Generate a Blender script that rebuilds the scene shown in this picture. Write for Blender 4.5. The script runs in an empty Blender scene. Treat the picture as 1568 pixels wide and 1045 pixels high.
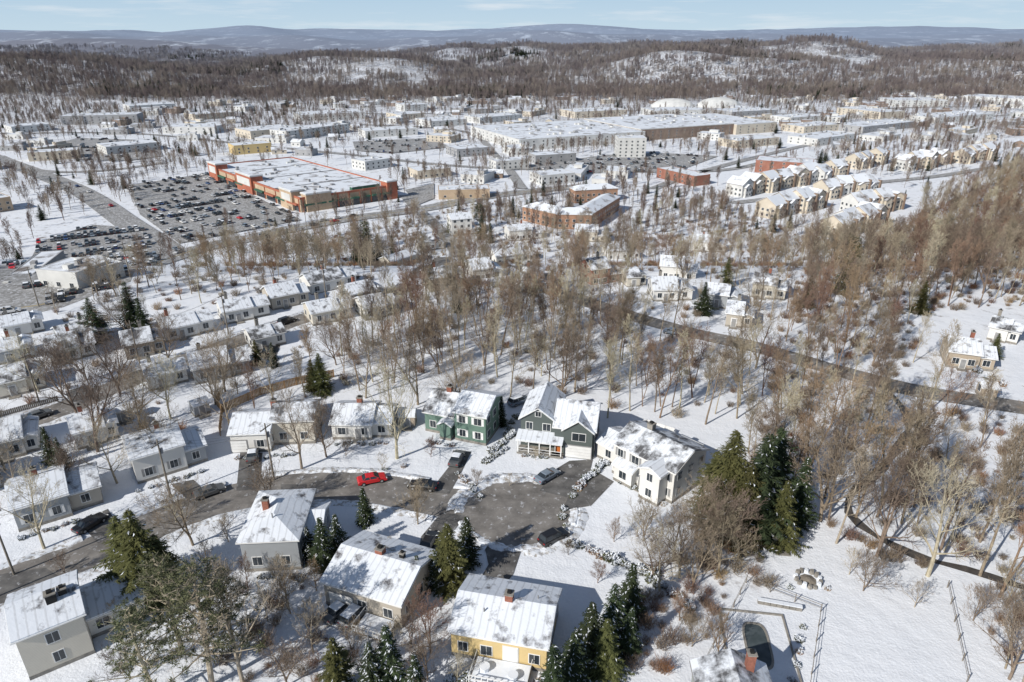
import bpy, bmesh, math, random
import numpy as np
from mathutils import Vector, Matrix
random.seed(7); np.random.seed(7)
SC=bpy.context.scene
R=random.random
def U(a,b): return a+(b-a)*random.random()
CAM_H=65.0; PITCH=math.radians(24); FOC=1045.0

# ---------------------------------------------------------------- terrain
def ss(a,b,v):
    t=np.clip((v-a)/(b-a),0,1); return t*t*(3-2*t)
def gs(x,y,cx,cy,sx,sy): return np.exp(-((x-cx)/sx)**2-((y-cy)/sy)**2)
def terr(x,y):
    z=-25*ss(185,300,y)
    m=ss(1150,1600,y)
    z=z+m*(50*np.exp(-((y-2250)/620)**2)*ss(-1000,-150,x)+ m*np.exp(-((y-2000)/900)**2)*(15*np.sin(x/230+1+y/400)+11*np.sin(x/103+y/150)+5*np.sin(x/49-y/90)))
    z=z+60*gs(x,y,-1120,1380,360,240)*ss(950,1250,y)
    z=z+38*gs(x,y,330,1540,330,140)+34*gs(x,y,1150,1480,330,170)+28*gs(x,y,-350,1720,260,150)+26*gs(x,y,800,1900,240,150)
    z=z+84*gs(x,y,-1900,3300,1000,450)+50*gs(x,y,-300,3500,500,350)+48*gs(x,y,1500,3600,900,400)
    f=ss(3600,5200,y)
    z=z+f*(100+16*np.sin(x/620+.6)+13*np.sin(x/290+y/700)+8*np.sin(x/131+2+y/300))
    f2=ss(6200,8500,y)
    z=z+f2*(68+14*np.sin(x/1300+2)+14*np.sin(x/520)+9*np.sin(x/210+y/500))
    return z
cp,sp_=math.cos(PITCH),math.sin(PITCH)
def P(px,py):
    """photogrammetric survey: where a picture point stands on the terrain (x,y)"""
    u=(px-784)/FOC; w=(522.5-py)/FOC
    dx,dy,dz=u,cp+w*sp_,-sp_+w*cp
    t=30.0; last=t
    while t<9000:
        if CAM_H+dz*t<float(terr(dx*t,dy*t)):
            lo,hi=last,t
            for _ in range(24):
                m=(lo+hi)/2
                if CAM_H+dz*m<float(terr(dx*m,dy*m)): hi=m
                else: lo=m
            t=hi; break
        last=t; t*=1.03
    return (dx*t,dy*t)
def PP(l): return [P(*q) for q in l]
def T(x,y): return float(terr(x,y))
def inpoly(x,y,poly):
    x=np.asarray(x,float); y=np.asarray(y,float); c=np.zeros(x.shape,bool)
    n=len(poly)
    for i in range(n):
        x0,y0=poly[i]; x1,y1=poly[i-1]
        if y0==y1: continue
        k=((y0>y)!=(y1>y))&(x<(x1-x0)*(y-y0)/(y1-y0)+x0); c^=k
    return c
MX0,MY0,MC=-1500,-20,2.0
MASK=np.zeros((750*2,760),bool)
def mark(poly):
    xs=[p[0] for p in poly]; ys=[p[1] for p in poly]
    i0=max(0,int((min(xs)-MX0)/MC)-1); i1=min(MASK.shape[0],int((max(xs)-MX0)/MC)+2)
    j0=max(0,int((min(ys)-MY0)/MC)-1); j1=min(MASK.shape[1],int((max(ys)-MY0)/MC)+2)
    if i1<=i0 or j1<=j0: return
    X,Y=np.meshgrid(MX0+MC*(np.arange(i0,i1)+.5),MY0+MC*(np.arange(j0,j1)+.5),indexing='ij')
    MASK[i0:i1,j0:j1]|=inpoly(X,Y,poly)
def blocked(x,y):
    i=int((x-MX0)/MC); j=int((y-MY0)/MC)
    if 0<=i<MASK.shape[0] and 0<=j<MASK.shape[1]: return bool(MASK[i,j])
    return False

# ---------------------------------------------------------------- materials
def newmat(name):
    m=bpy.data.materials.new(name); m.use_nodes=True
    nt=m.node_tree; b=nt.nodes['Principled BSDF']; return m,nt,b
def N(nt,t,**k):
    n=nt.nodes.new(t)
    for a,v in k.items(): setattr(n,a,v)
    return n
def mathn(nt,op,a,b=None,clamp=False):
    n=N(nt,'ShaderNodeMath',operation=op,use_clamp=clamp)
    for i,v in enumerate((a,b)):
        if v is None: continue
        if isinstance(v,(int,float)): n.inputs[i].default_value=v
        else: nt.links.new(v,n.inputs[i])
    return n.outputs[0]
def mixc(nt,f,a,b):
    n=N(nt,'ShaderNodeMix',data_type='RGBA')
    for i,v in ((0,f),(6,a),(7,b)):
        if isinstance(v,(int,float)): n.inputs[i].default_value=v
        elif isinstance(v,tuple): n.inputs[i].default_value=(v[0],v[1],v[2],1)
        else: nt.links.new(v,n.inputs[i])
    return n.outputs[2]
def noise(nt,vec,scale,detail=4,rough=.55):
    n=N(nt,'ShaderNodeTexNoise'); n.inputs['Scale'].default_value=scale; n.inputs['Detail'].default_value=detail
    n.inputs['Roughness'].default_value=rough; nt.links.new(vec,n.inputs['Vector']); return n.outputs[0]
def posv(nt): return N(nt,'ShaderNodeNewGeometry').outputs['Position']
def hazed(nt,col,strength=1.0):  # aerial haze painted into the base colour, bluer further along world Y
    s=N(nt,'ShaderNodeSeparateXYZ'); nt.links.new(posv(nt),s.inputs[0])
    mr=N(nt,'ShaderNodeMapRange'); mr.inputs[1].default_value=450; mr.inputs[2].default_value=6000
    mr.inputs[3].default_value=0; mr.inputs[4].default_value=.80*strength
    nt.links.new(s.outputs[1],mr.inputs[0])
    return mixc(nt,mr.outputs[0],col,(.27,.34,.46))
def bump(nt,b,h,strength,dist=.1):
    n=N(nt,'ShaderNodeBump'); n.inputs['Strength'].default_value=strength; n.inputs['Distance'].default_value=dist
    nt.links.new(h,n.inputs['Height']); nt.links.new(n.outputs[0],b.inputs['Normal'])
MATS={}
def nmat(name,c1,c2=None,scale=1.0,rough=.8,spec=.3,haze=False,rnd=0,bmp=0):
    if name in MATS: return MATS[name]
    m,nt,b=newmat(name); c2=c2 or tuple(v*.75 for v in c1)
    f=noise(nt,posv(nt),scale,3)
    f=mathn(nt,'MULTIPLY',mathn(nt,'SUBTRACT',f,.3),2.5,True)
    col=mixc(nt,f,c1,c2)
    if rnd:
        oi=N(nt,'ShaderNodeObjectInfo'); hs=N(nt,'ShaderNodeHueSaturation')
        nt.links.new(mathn(nt,'ADD',mathn(nt,'MULTIPLY',oi.outputs['Random'],rnd),1-rnd/2),hs.inputs['Value'])
        nt.links.new(mathn(nt,'ADD',mathn(nt,'MULTIPLY',oi.outputs['Random'],.04),.48),hs.inputs['Hue'])
        nt.links.new(col,hs.inputs['Color']); col=hs.outputs[0]
    if haze: col=hazed(nt,col)
    nt.links.new(col,b.inputs['Base Color']); b.inputs['Roughness'].default_value=rough
    b.inputs['Specular IOR Level'].default_value=spec
    if bmp: bump(nt,b,noise(nt,posv(nt),scale*3,3),bmp)
    MATS[name]=m; return m
def snowmat(name,under,cover,scale=.5,haze=False,streak=0):
    m,nt,b=newmat(name); p=posv(nt)
    n=noise(nt,p,scale,6,.62)
    f=mathn(nt,'MULTIPLY',mathn(nt,'SUBTRACT',n,1-cover),7,True)
    n2=noise(nt,p,.25,3)
    snow=mixc(nt,n2,(.76,.79,.84),(.64,.68,.74))
    col=mixc(nt,f,tuple(under),snow)
    if streak:
        w=N(nt,'ShaderNodeTexWave'); w.inputs['Scale'].default_value=.35; w.inputs['Distortion'].default_value=1.2
        tc=N(nt,'ShaderNodeTexCoord'); nt.links.new(tc.outputs['Object'],w.inputs[0])
        f3=mathn(nt,'MULTIPLY',mathn(nt,'GREATER_THAN',w.outputs[1],.9),streak)
        col=mixc(nt,f3,col,(.42,.43,.45))
    if haze: col=hazed(nt,col)
    nt.links.new(col,b.inputs['Base Color']); b.inputs['Roughness'].default_value=.75
    b.inputs['Specular IOR Level'].default_value=.2
    bump(nt,b,mathn(nt,'ADD',noise(nt,p,1.5,4),f),.35,.12)
    MATS[name]=m; return m
snowmat('roof_snow',(.11,.105,.11),.68,.55,streak=.4)
snowmat('roof_snow_patchy',(.10,.10,.105),.58,.40,streak=.3)
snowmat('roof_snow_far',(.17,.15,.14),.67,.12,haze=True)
snowmat('bank_snow',(.35,.33,.31),.62,1.6)
def asphalt(name,c1,c2,snowc=.36,haze=False):
    m,nt,b=newmat(name); p=posv(nt)
    a=noise(nt,p,.35,5,.65); c=mixc(nt,mathn(nt,'MULTIPLY',mathn(nt,'SUBTRACT',a,.35),3.2,True),c1,c2)
    s=noise(nt,p,.9,6,.7); f=mathn(nt,'MULTIPLY',mathn(nt,'SUBTRACT',s,1-snowc),8,True)
    c=mixc(nt,mathn(nt,'MULTIPLY',f,.8),c,(.62,.64,.68))
    if haze: c=hazed(nt,c)
    nt.links.new(c,b.inputs['Base Color']); b.inputs['Roughness'].default_value=.85; b.inputs['Specular IOR Level'].default_value=.2
    bump(nt,b,s,.2,.05)
    MATS[name]=m
asphalt('asphalt_street',(.13,.122,.115),(.25,.235,.22),.43)
asphalt('asphalt_drive',(.075,.073,.073),(.17,.165,.16),.42)
asphalt('asphalt_lot',(.18,.175,.17),(.34,.34,.34),.49,True)
m,nt,b=newmat('snowy_ground'); p=posv(nt)
at=N(nt,'ShaderNodeAttribute',attribute_name='wood'); wood=at.outputs['Fac']
n1=noise(nt,p,.28,7,.68); n0=noise(nt,p,.035,4,.6)
nn=mathn(nt,'ADD',mathn(nt,'MULTIPLY',n1,.72),mathn(nt,'MULTIPLY',n0,.28))
thr=mathn(nt,'SUBTRACT',.76,mathn(nt,'MULTIPLY',wood,.42))
f=mathn(nt,'MULTIPLY',mathn(nt,'SUBTRACT',nn,thr),8,True)
lit=mixc(nt,noise(nt,p,1.2,5),(.21,.165,.125),(.10,.083,.068))
sn=mixc(nt,noise(nt,p,.12,5),(.79,.81,.855),(.66,.695,.75))
tr=mathn(nt,'MULTIPLY',mathn(nt,'SUBTRACT',noise(nt,p,1.1,7,.75),.55),2.6,True)
sn=mixc(nt,mathn(nt,'MULTIPLY',tr,.45),sn,(.42,.40,.38))
col=mixc(nt,mathn(nt,'MULTIPLY',f,.85),sn,lit)
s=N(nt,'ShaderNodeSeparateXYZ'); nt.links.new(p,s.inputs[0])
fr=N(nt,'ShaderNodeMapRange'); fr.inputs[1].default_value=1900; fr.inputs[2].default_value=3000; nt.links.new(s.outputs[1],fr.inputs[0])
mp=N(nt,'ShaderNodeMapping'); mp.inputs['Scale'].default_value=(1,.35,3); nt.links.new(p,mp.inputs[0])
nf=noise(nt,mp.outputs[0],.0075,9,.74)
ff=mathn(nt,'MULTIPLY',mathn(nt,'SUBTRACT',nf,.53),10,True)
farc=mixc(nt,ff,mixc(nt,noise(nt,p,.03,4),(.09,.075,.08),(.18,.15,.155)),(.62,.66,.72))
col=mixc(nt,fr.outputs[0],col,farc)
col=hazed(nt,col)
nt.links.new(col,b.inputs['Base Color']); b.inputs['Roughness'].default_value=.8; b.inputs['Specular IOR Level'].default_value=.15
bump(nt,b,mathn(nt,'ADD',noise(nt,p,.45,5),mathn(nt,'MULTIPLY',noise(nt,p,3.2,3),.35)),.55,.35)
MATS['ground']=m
nmat('bark',(.29,.235,.18),(.16,.125,.095),2.0,.9,.1,True,.5)
nmat('bark_red',(.29,.20,.145),(.17,.115,.085),2.0,.9,.1,True,.5)
nmat('bark_pale',(.44,.385,.295),(.28,.24,.18),2.0,.9,.1,True,.4)
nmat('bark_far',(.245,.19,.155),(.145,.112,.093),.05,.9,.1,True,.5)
nmat('brush',(.34,.23,.145),(.20,.13,.08),.6,.9,.1,False,.5)
nmat('needles',(.050,.065,.030),(.022,.032,.016),.9,.8,.2,False,.5)
nmat('needles_olive',(.12,.12,.045),(.055,.06,.022),.9,.8,.2,False,.4)
nmat('needles_pale',(.15,.155,.085),(.07,.08,.042),.9,.8,.2,False,.4)
nmat('snow_clump',(.78,.81,.86),(.68,.72,.78),1,.7)
nmat('dead_leaf',(.36,.18,.085),(.2,.10,.05),1,.8,.2)
nmat('glass',(.02,.025,.03),(.035,.045,.055),.5,.12,.6)
nmat('white_trim',(.74,.74,.73),(.66,.66,.65),1,.6)
nmat('grey_trim',(.3,.3,.3),(.22,.22,.22),1,.6)
nmat('chimney_brick',(.32,.13,.09),(.2,.08,.055),4,.9)
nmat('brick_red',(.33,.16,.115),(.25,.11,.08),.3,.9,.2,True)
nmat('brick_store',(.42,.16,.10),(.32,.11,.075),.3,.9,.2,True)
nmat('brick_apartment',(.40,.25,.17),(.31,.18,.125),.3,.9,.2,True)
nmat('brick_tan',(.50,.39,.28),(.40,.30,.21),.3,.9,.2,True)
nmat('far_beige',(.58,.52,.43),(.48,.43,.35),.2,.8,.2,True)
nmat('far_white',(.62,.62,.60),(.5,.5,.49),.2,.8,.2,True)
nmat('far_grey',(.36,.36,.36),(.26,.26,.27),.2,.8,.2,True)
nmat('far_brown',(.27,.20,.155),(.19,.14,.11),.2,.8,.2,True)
nmat('green_awning',(.05,.14,.10),(.04,.1,.07),.5,.7)
nmat('door_orange',(.55,.16,.04),None,1,.5)
nmat('timber',(.42,.28,.15),(.3,.19,.1),2,.8)
nmat('timber_grey',(.25,.22,.18),(.17,.15,.13),2,.8)
nmat('stone',(.30,.28,.25),(.18,.17,.155),1.5,.9)
nmat('pool_cover',(.045,.06,.065),(.09,.11,.12),.8,.5)
nmat('water_dark',(.045,.04,.033),(.11,.095,.08),.8,.25,.5)
nmat('line_white',(.6,.6,.6),(.4,.4,.4),1,.8)
nmat('line_yellow',(.5,.36,.07),(.35,.26,.08),1,.8)
nmat('tyre',(.02,.02,.02),None,1,.8)
nmat('steel',(.35,.35,.36),None,1,.4)
nmat('lamp_red',(.4,.02,.02),None,1,.3)
def siding(name,c):
    m,nt,b=newmat(name); s=N(nt,'ShaderNodeSeparateXYZ'); p=posv(nt); nt.links.new(p,s.inputs[0])
    fr=mathn(nt,'FRACT',mathn(nt,'MULTIPLY',s.outputs[2],5.0))
    e=mathn(nt,'LESS_THAN',fr,.18)
    c0=mixc(nt,noise(nt,p,.6,3),c,tuple(v*.85 for v in c))
    col=mixc(nt,mathn(nt,'MULTIPLY',e,.4),c0,tuple(v*.5 for v in c))
    nt.links.new(col,b.inputs['Base Color']); b.inputs['Roughness'].default_value=.6
    MATS[name]=m
for n_,c_ in dict(sid_white=(.70,.69,.66),sid_grey=(.34,.36,.38),sid_cream=(.60,.56,.48),sid_yellow=(.66,.50,.24),sid_green=(.13,.21,.17),
                  sid_dark=(.10,.12,.115),sid_beige=(.46,.42,.36),sid_blue=(.33,.36,.34),sid_tan=(.42,.35,.27)).items(): siding(n_,c_)
CARCOL=dict(car_red=(.55,.02,.025),car_black=(.015,.015,.017),car_grey=(.10,.105,.11),car_silver=(.42,.43,.45),car_white=(.72,.72,.72),car_blue=(.04,.08,.20),car_slate=(.18,.22,.27))
for k,c in CARCOL.items():
    m,nt,b=newmat(k); b.inputs['Base Color'].default_value=(*c,1); b.inputs['Roughness'].default_value=.3
    b.inputs['Coat Weight'].default_value=.5; MATS[k]=m

# ---------------------------------------------------------------- mesh builder
class MB:
    def __init__(s): s.V=[]; s.F=[]; s.M=[]; s.names=[]
    def mi(s,m):
        if m not in s.names: s.names.append(m)
        return s.names.index(m)
    def face(s,pts,m):
        i=len(s.V); s.V+=[tuple(p) for p in pts]; s.F.append(tuple(range(i,i+len(pts)))); s.M.append(s.mi(m))
    def hexa(s,p,m):
        i=len(s.V); s.V+=[tuple(q) for q in p]; k=s.mi(m)
        for f in ((3,2,1,0),(4,5,6,7),(0,1,5,4),(1,2,6,5),(2,3,7,6),(3,0,4,7)):
            s.F.append(tuple(i+a for a in f)); s.M.append(k)
    def box(s,x0,x1,y0,y1,z0,z1,m):
        s.hexa([(x0,y0,z0),(x1,y0,z0),(x1,y1,z0),(x0,y1,z0),(x0,y0,z1),(x1,y0,z1),(x1,y1,z1),(x0,y1,z1)],m)
    def cyl(s,x,y,z0,z1,r0,r1,m,n=8):
        i=len(s.V); k=s.mi(m)
        for z,r in ((z0,r0),(z1,r1)):
            for a in range(n): s.V.append((x+r*math.cos(a*2*math.pi/n),y+r*math.sin(a*2*math.pi/n),z))
        for a in range(n):
            b_=(a+1)%n; s.F.append((i+a,i+b_,i+n+b_,i+n+a)); s.M.append(k)
        s.F.append(tuple(i+n+a for a in range(n))); s.M.append(k)
    def mesh(s,name):
        me=bpy.data.meshes.new(name); me.from_pydata(s.V,[],s.F)
        for n_ in s.names: me.materials.append(MATS[n_])
        me.polygons.foreach_set('material_index',s.M); me.update(); return me
    def obj(s,name,loc=(0,0,0),yaw=0,parent=None):
        o=bpy.data.objects.new(name,s.mesh(name)); SC.collection.objects.link(o)
        o.location=loc; o.rotation_euler=(0,0,yaw)
        if parent: o.parent=parent
        return o
def link(name,me,loc,yaw=0,sc=1,tilt=(0,0)):
    o=bpy.data.objects.new(name,me); SC.collection.objects.link(o); o.location=loc
    o.rotation_euler=(tilt[0],tilt[1],yaw); o.scale=(sc,sc,sc) if isinstance(sc,(int,float)) else sc; return o

# ---------------------------------------------------------------- ribbons & lots
def densify(pts,step=4):
    out=[]; n=len(pts)
    for i in range(n-1):
        p0=pts[max(0,i-1)];p1=pts[i];p2=pts[i+1];p3=pts[min(n-1,i+2)]
        k=max(2,int(math.dist(p1,p2)/step))
        for j in range(k):
            t=j/k
            out.append(tuple(.5*((2*p1[c])+(-p0[c]+p2[c])*t+(2*p0[c]-5*p1[c]+4*p2[c]-p3[c])*t*t+(-p0[c]+3*p1[c]-3*p2[c]+p3[c])*t**3) for c in (0,1)))
    out.append(pts[-1]); return out
def normals(pts):
    ns=[]
    for i in range(len(pts)):
        a=pts[max(0,i-1)]; b=pts[min(len(pts)-1,i+1)]; dx,dy=b[0]-a[0],b[1]-a[1]; l=math.hypot(dx,dy) or 1
        ns.append((-dy/l,dx/l))
    return ns
def zoff(y): return .03 if y<180 else .03+min(.35,(y-180)*.0022)
def ribbon(name,pts,w,mat,extra=0,wj=0,margin=2.5,step=4):
    d=densify(pts,step); ns=normals(d); mb=MB(); prev=None
    for (x,y),(nx,ny) in zip(d,ns):
        h=w/2+U(-wj,wj)
        cur=[(x+nx*k*h,y+ny*k*h,T(x+nx*k*h,y+ny*k*h)+zoff(y)+extra) for k in (1,0,-1)]
        if prev:
            mb.face([prev[1],cur[1],cur[0],prev[0]],mat); mb.face([prev[2],cur[2],cur[1],prev[1]],mat)
            hh=w/2+margin
            mark([(x+nx*hh,y+ny*hh),(x-nx*hh,y-ny*hh),(px_-pn[0]*hh,py_-pn[1]*hh),(px_+pn[0]*hh,py_+pn[1]*hh)])
        prev=cur; px_,py_,pn=x,y,(nx,ny)
    mb.obj(name); return d,ns
def lot(name,poly,mat,extra=0,mk=True):
    bm=bmesh.new(); bm.faces.new([bm.verts.new((x,y,0)) for x,y in poly])
    for _ in range(6):
        bmesh.ops.triangulate(bm,faces=bm.faces[:])
        e=[e for e in bm.edges if e.calc_length()>9]
        if not e: break
        bmesh.ops.subdivide_edges(bm,edges=e,cuts=1)
    bmesh.ops.triangulate(bm,faces=bm.faces[:])
    for v in bm.verts: v.co.z=T(v.co.x,v.co.y)+zoff(v.co.y)+extra
    bmesh.ops.recalc_face_normals(bm,faces=bm.faces[:])
    if bm.faces[:] and bm.faces[0].normal.z<0: bmesh.ops.reverse_faces(bm,faces=bm.faces[:])
    me=bpy.data.meshes.new(name); bm.to_mesh(me); bm.free(); me.materials.append(MATS[mat])
    o=bpy.data.objects.new(name,me); SC.collection.objects.link(o)
    if mk: mark(poly)
    return o
road1=PP([(-140,955),(-60,920),(60,878),(160,838),(240,803),(310,775),(390,755),(470,745),(560,746),(640,760),(720,776),(790,785)])
R1,N1=ribbon('street',road1,7.6,'asphalt_street',wj=.15)
cx,cy=P(792,783)
disc=[(cx+9.3*math.cos(a*math.pi/20)+U(-.2,.2),cy+8.6*math.sin(a*math.pi/20)+U(-.2,.2)) for a in range(40)]
lot('cul_de_sac',disc,'asphalt_street',.006)
road2=PP([(-80,690),(0,660),(100,625),(220,575),(330,535),(430,500),(560,455),(640,425),(680,395)])
R2,N2=ribbon('street',road2,7,'asphalt_street',wj=.2)
road4=PP([(760,395),(820,425),(880,455),(960,482),(1060,510),(1150,530),(1290,570),(1400,598),(1568,625),(1700,650)])
ribbon('street',road4,6.0,'asphalt_street',wj=.2)
ribbon('highway',PP([(-160,200),(-40,232),(20,252),(120,292),(200,345),(275,395)]),14,'asphalt_lot')
ribbon('avenue',PP([(-120,510),(0,478),(130,437),(250,400),(400,362),(520,338),(640,322),(760,300),(900,285)]),13,'asphalt_lot',.01)
for l in ([(620,300),(640,322),(690,370),(700,395)],[(250,250),(160,262),(60,262),(0,240)],[(560,240),(700,255),(900,262),(1100,262),(1200,240)],
          [(500,190),(700,200),(760,240),(800,290)],[(0,205),(200,205),(380,222),(560,240)],[(1000,290),(1080,262),(1240,222),(1400,190),(1568,175)],
          [(430,170),(600,175),(760,172),(1000,170),(1200,175),(1400,165),(1600,165)],[(1120,312),(1220,300),(1330,282),(1440,270),(1560,250)]):
    ribbon('town_road',PP(l),7,'asphalt_lot',.02,step=12,margin=1)
drives=[[(872,706),(908,704),(900,738),(868,762),(826,752),(852,718)],[(694,690),(722,692),(706,725),(688,757),(630,752),(668,740),(690,712)],
 [(912,722),(940,738),(905,775),(862,782),(872,755)],[(742,838),(800,838),(786,880),(765,905),(728,900),(748,865)],
 [(368,692),(402,694),(398,750),(362,752)],[(645,822),(676,785),(712,790),(670,850),(640,850)],[(262,742),(296,735),(330,765),(300,778)],
 [(120,800),(165,780),(190,815),(150,832)],[(430,765),(470,760),(470,742),(430,742)],[(0,930),(60,900),(100,890),(70,870),(0,880)],
 [(390,545),(420,555),(440,500),(420,497)],[(100,600),(135,590),(150,608),(110,625)],[(500,925),(560,925),(590,955),(530,965)]]
for i,dv in enumerate(drives): lot('driveway',PP(dv),'asphalt_drive',.012+.004*(i%4))
LOT1=PP([(195,285),(322,266),(462,338),(275,374),(215,330)])
lot('parking_lot',LOT1,'asphalt_lot',.03)
LOT2=PP([(-60,430),(60,372),(140,345),(225,352),(244,400),(200,432),(60,470),(-60,490)])
lot('parking_lot',LOT2,'asphalt_lot',.03)
LOT3=PP([(800,255),(930,238),(1010,235),(1100,240),(1040,262),(850,268)])
lot('parking_lot',LOT3,'asphalt_lot',.04)
LOT4=PP([(60,228),(120,212),(240,216),(250,240),(200,247),(120,246)])
lot('parking_lot',LOT4,'asphalt_lot',.05)
LOT5=PP([(620,292),(665,282),(665,305),(640,315)])
lot('parking_lot',LOT5,'asphalt_lot',.05)
LOT6=PP([(540,218),(660,212),(690,226),(600,236),(545,232)])
lot('parking_lot',LOT6,'asphalt_lot',.06)
def bank(d,ns,w,gap):
    for side in (1,-1):
        mb=MB(); prev=None
        for (x,y),(nx,ny) in zip(d,ns):
            o=side*(w/2+.35); bx,by=x+nx*o,y+ny*o
            hit=any(abs(q[0][0]-bx)<25 and abs(q[0][1]-by)<25 and bool(inpoly(bx+side*nx*.6,by+side*ny*.6,q)) for q in gap)
            if hit: prev=None; continue
            h=U(.12,.42); w2=U(.35,.8); z=T(bx,by)
            cur=[(bx-nx*side*w2,by-ny*side*w2,z+.02),(bx-nx*side*.15,by-ny*side*.15,z+h),(bx+nx*side*.3,by+ny*side*.3,z+h*.8),(bx+nx*side*(w2+.5),by+ny*side*(w2+.5),z-.02)]
            if prev:
                for k in range(3): mb.face([prev[k],cur[k],cur[k+1],prev[k+1]],'bank_snow')
            prev=cur
        if mb.F: mb.obj('snow_bank')
dr_w=[PP(d) for d in drives]+[disc]
r1d=densify(R1,1.3); bank(r1d,normals(r1d),7.6,dr_w)
r2d=densify(R2,1.6); bank(r2d,normals(r2d),7,dr_w)
dd=densify(disc+[disc[0]],1.2); bank(dd,[(-a,-b) for a,b in normals(dd)],0,[PP(d) for d in drives]+[[(p[0]+n[0]*5,p[1]+n[1]*5) for p,n in zip(R1,N1)]+[(p[0]-n[0]*5,p[1]-n[1]*5) for p,n in list(zip(R1,N1))[::-1]]])
def dash(name,pts,off,mat,w=.25,seg=3,gapn=3):
    d=densify(PP(pts),seg); ns=normals(d); mb=MB()
    for i in range(len(d)-1):
        if gapn and i%gapn: continue
        q=[]
        for (x,y),(nx,ny) in ((d[i],ns[i]),(d[i+1],ns[i+1])):
            for k in (-1,1): q.append((x+nx*(off+k*w/2),y+ny*(off+k*w/2),T(x,y)+zoff(y)+.06))
        mb.face([q[1],q[0],q[2],q[3]],mat)
    mb.obj(name)
dash('lane_marking',[(-120,510),(0,478),(130,437),(250,400),(400,362),(520,338),(640,322),(760,300),(900,285)],0,'line_yellow',.35,3,0)
dash('lane_marking',[(-40,232),(20,252),(120,292),(200,345),(275,395)],0,'line_white',.5,3,2)
ribbon('stream',PP([(1362,600),(1392,650),(1352,715),(1298,765),(1318,805),(1400,850),(1480,872),(1600,910)]),1.25,'water_dark',-.005,.35,1.5,2.5)

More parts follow.
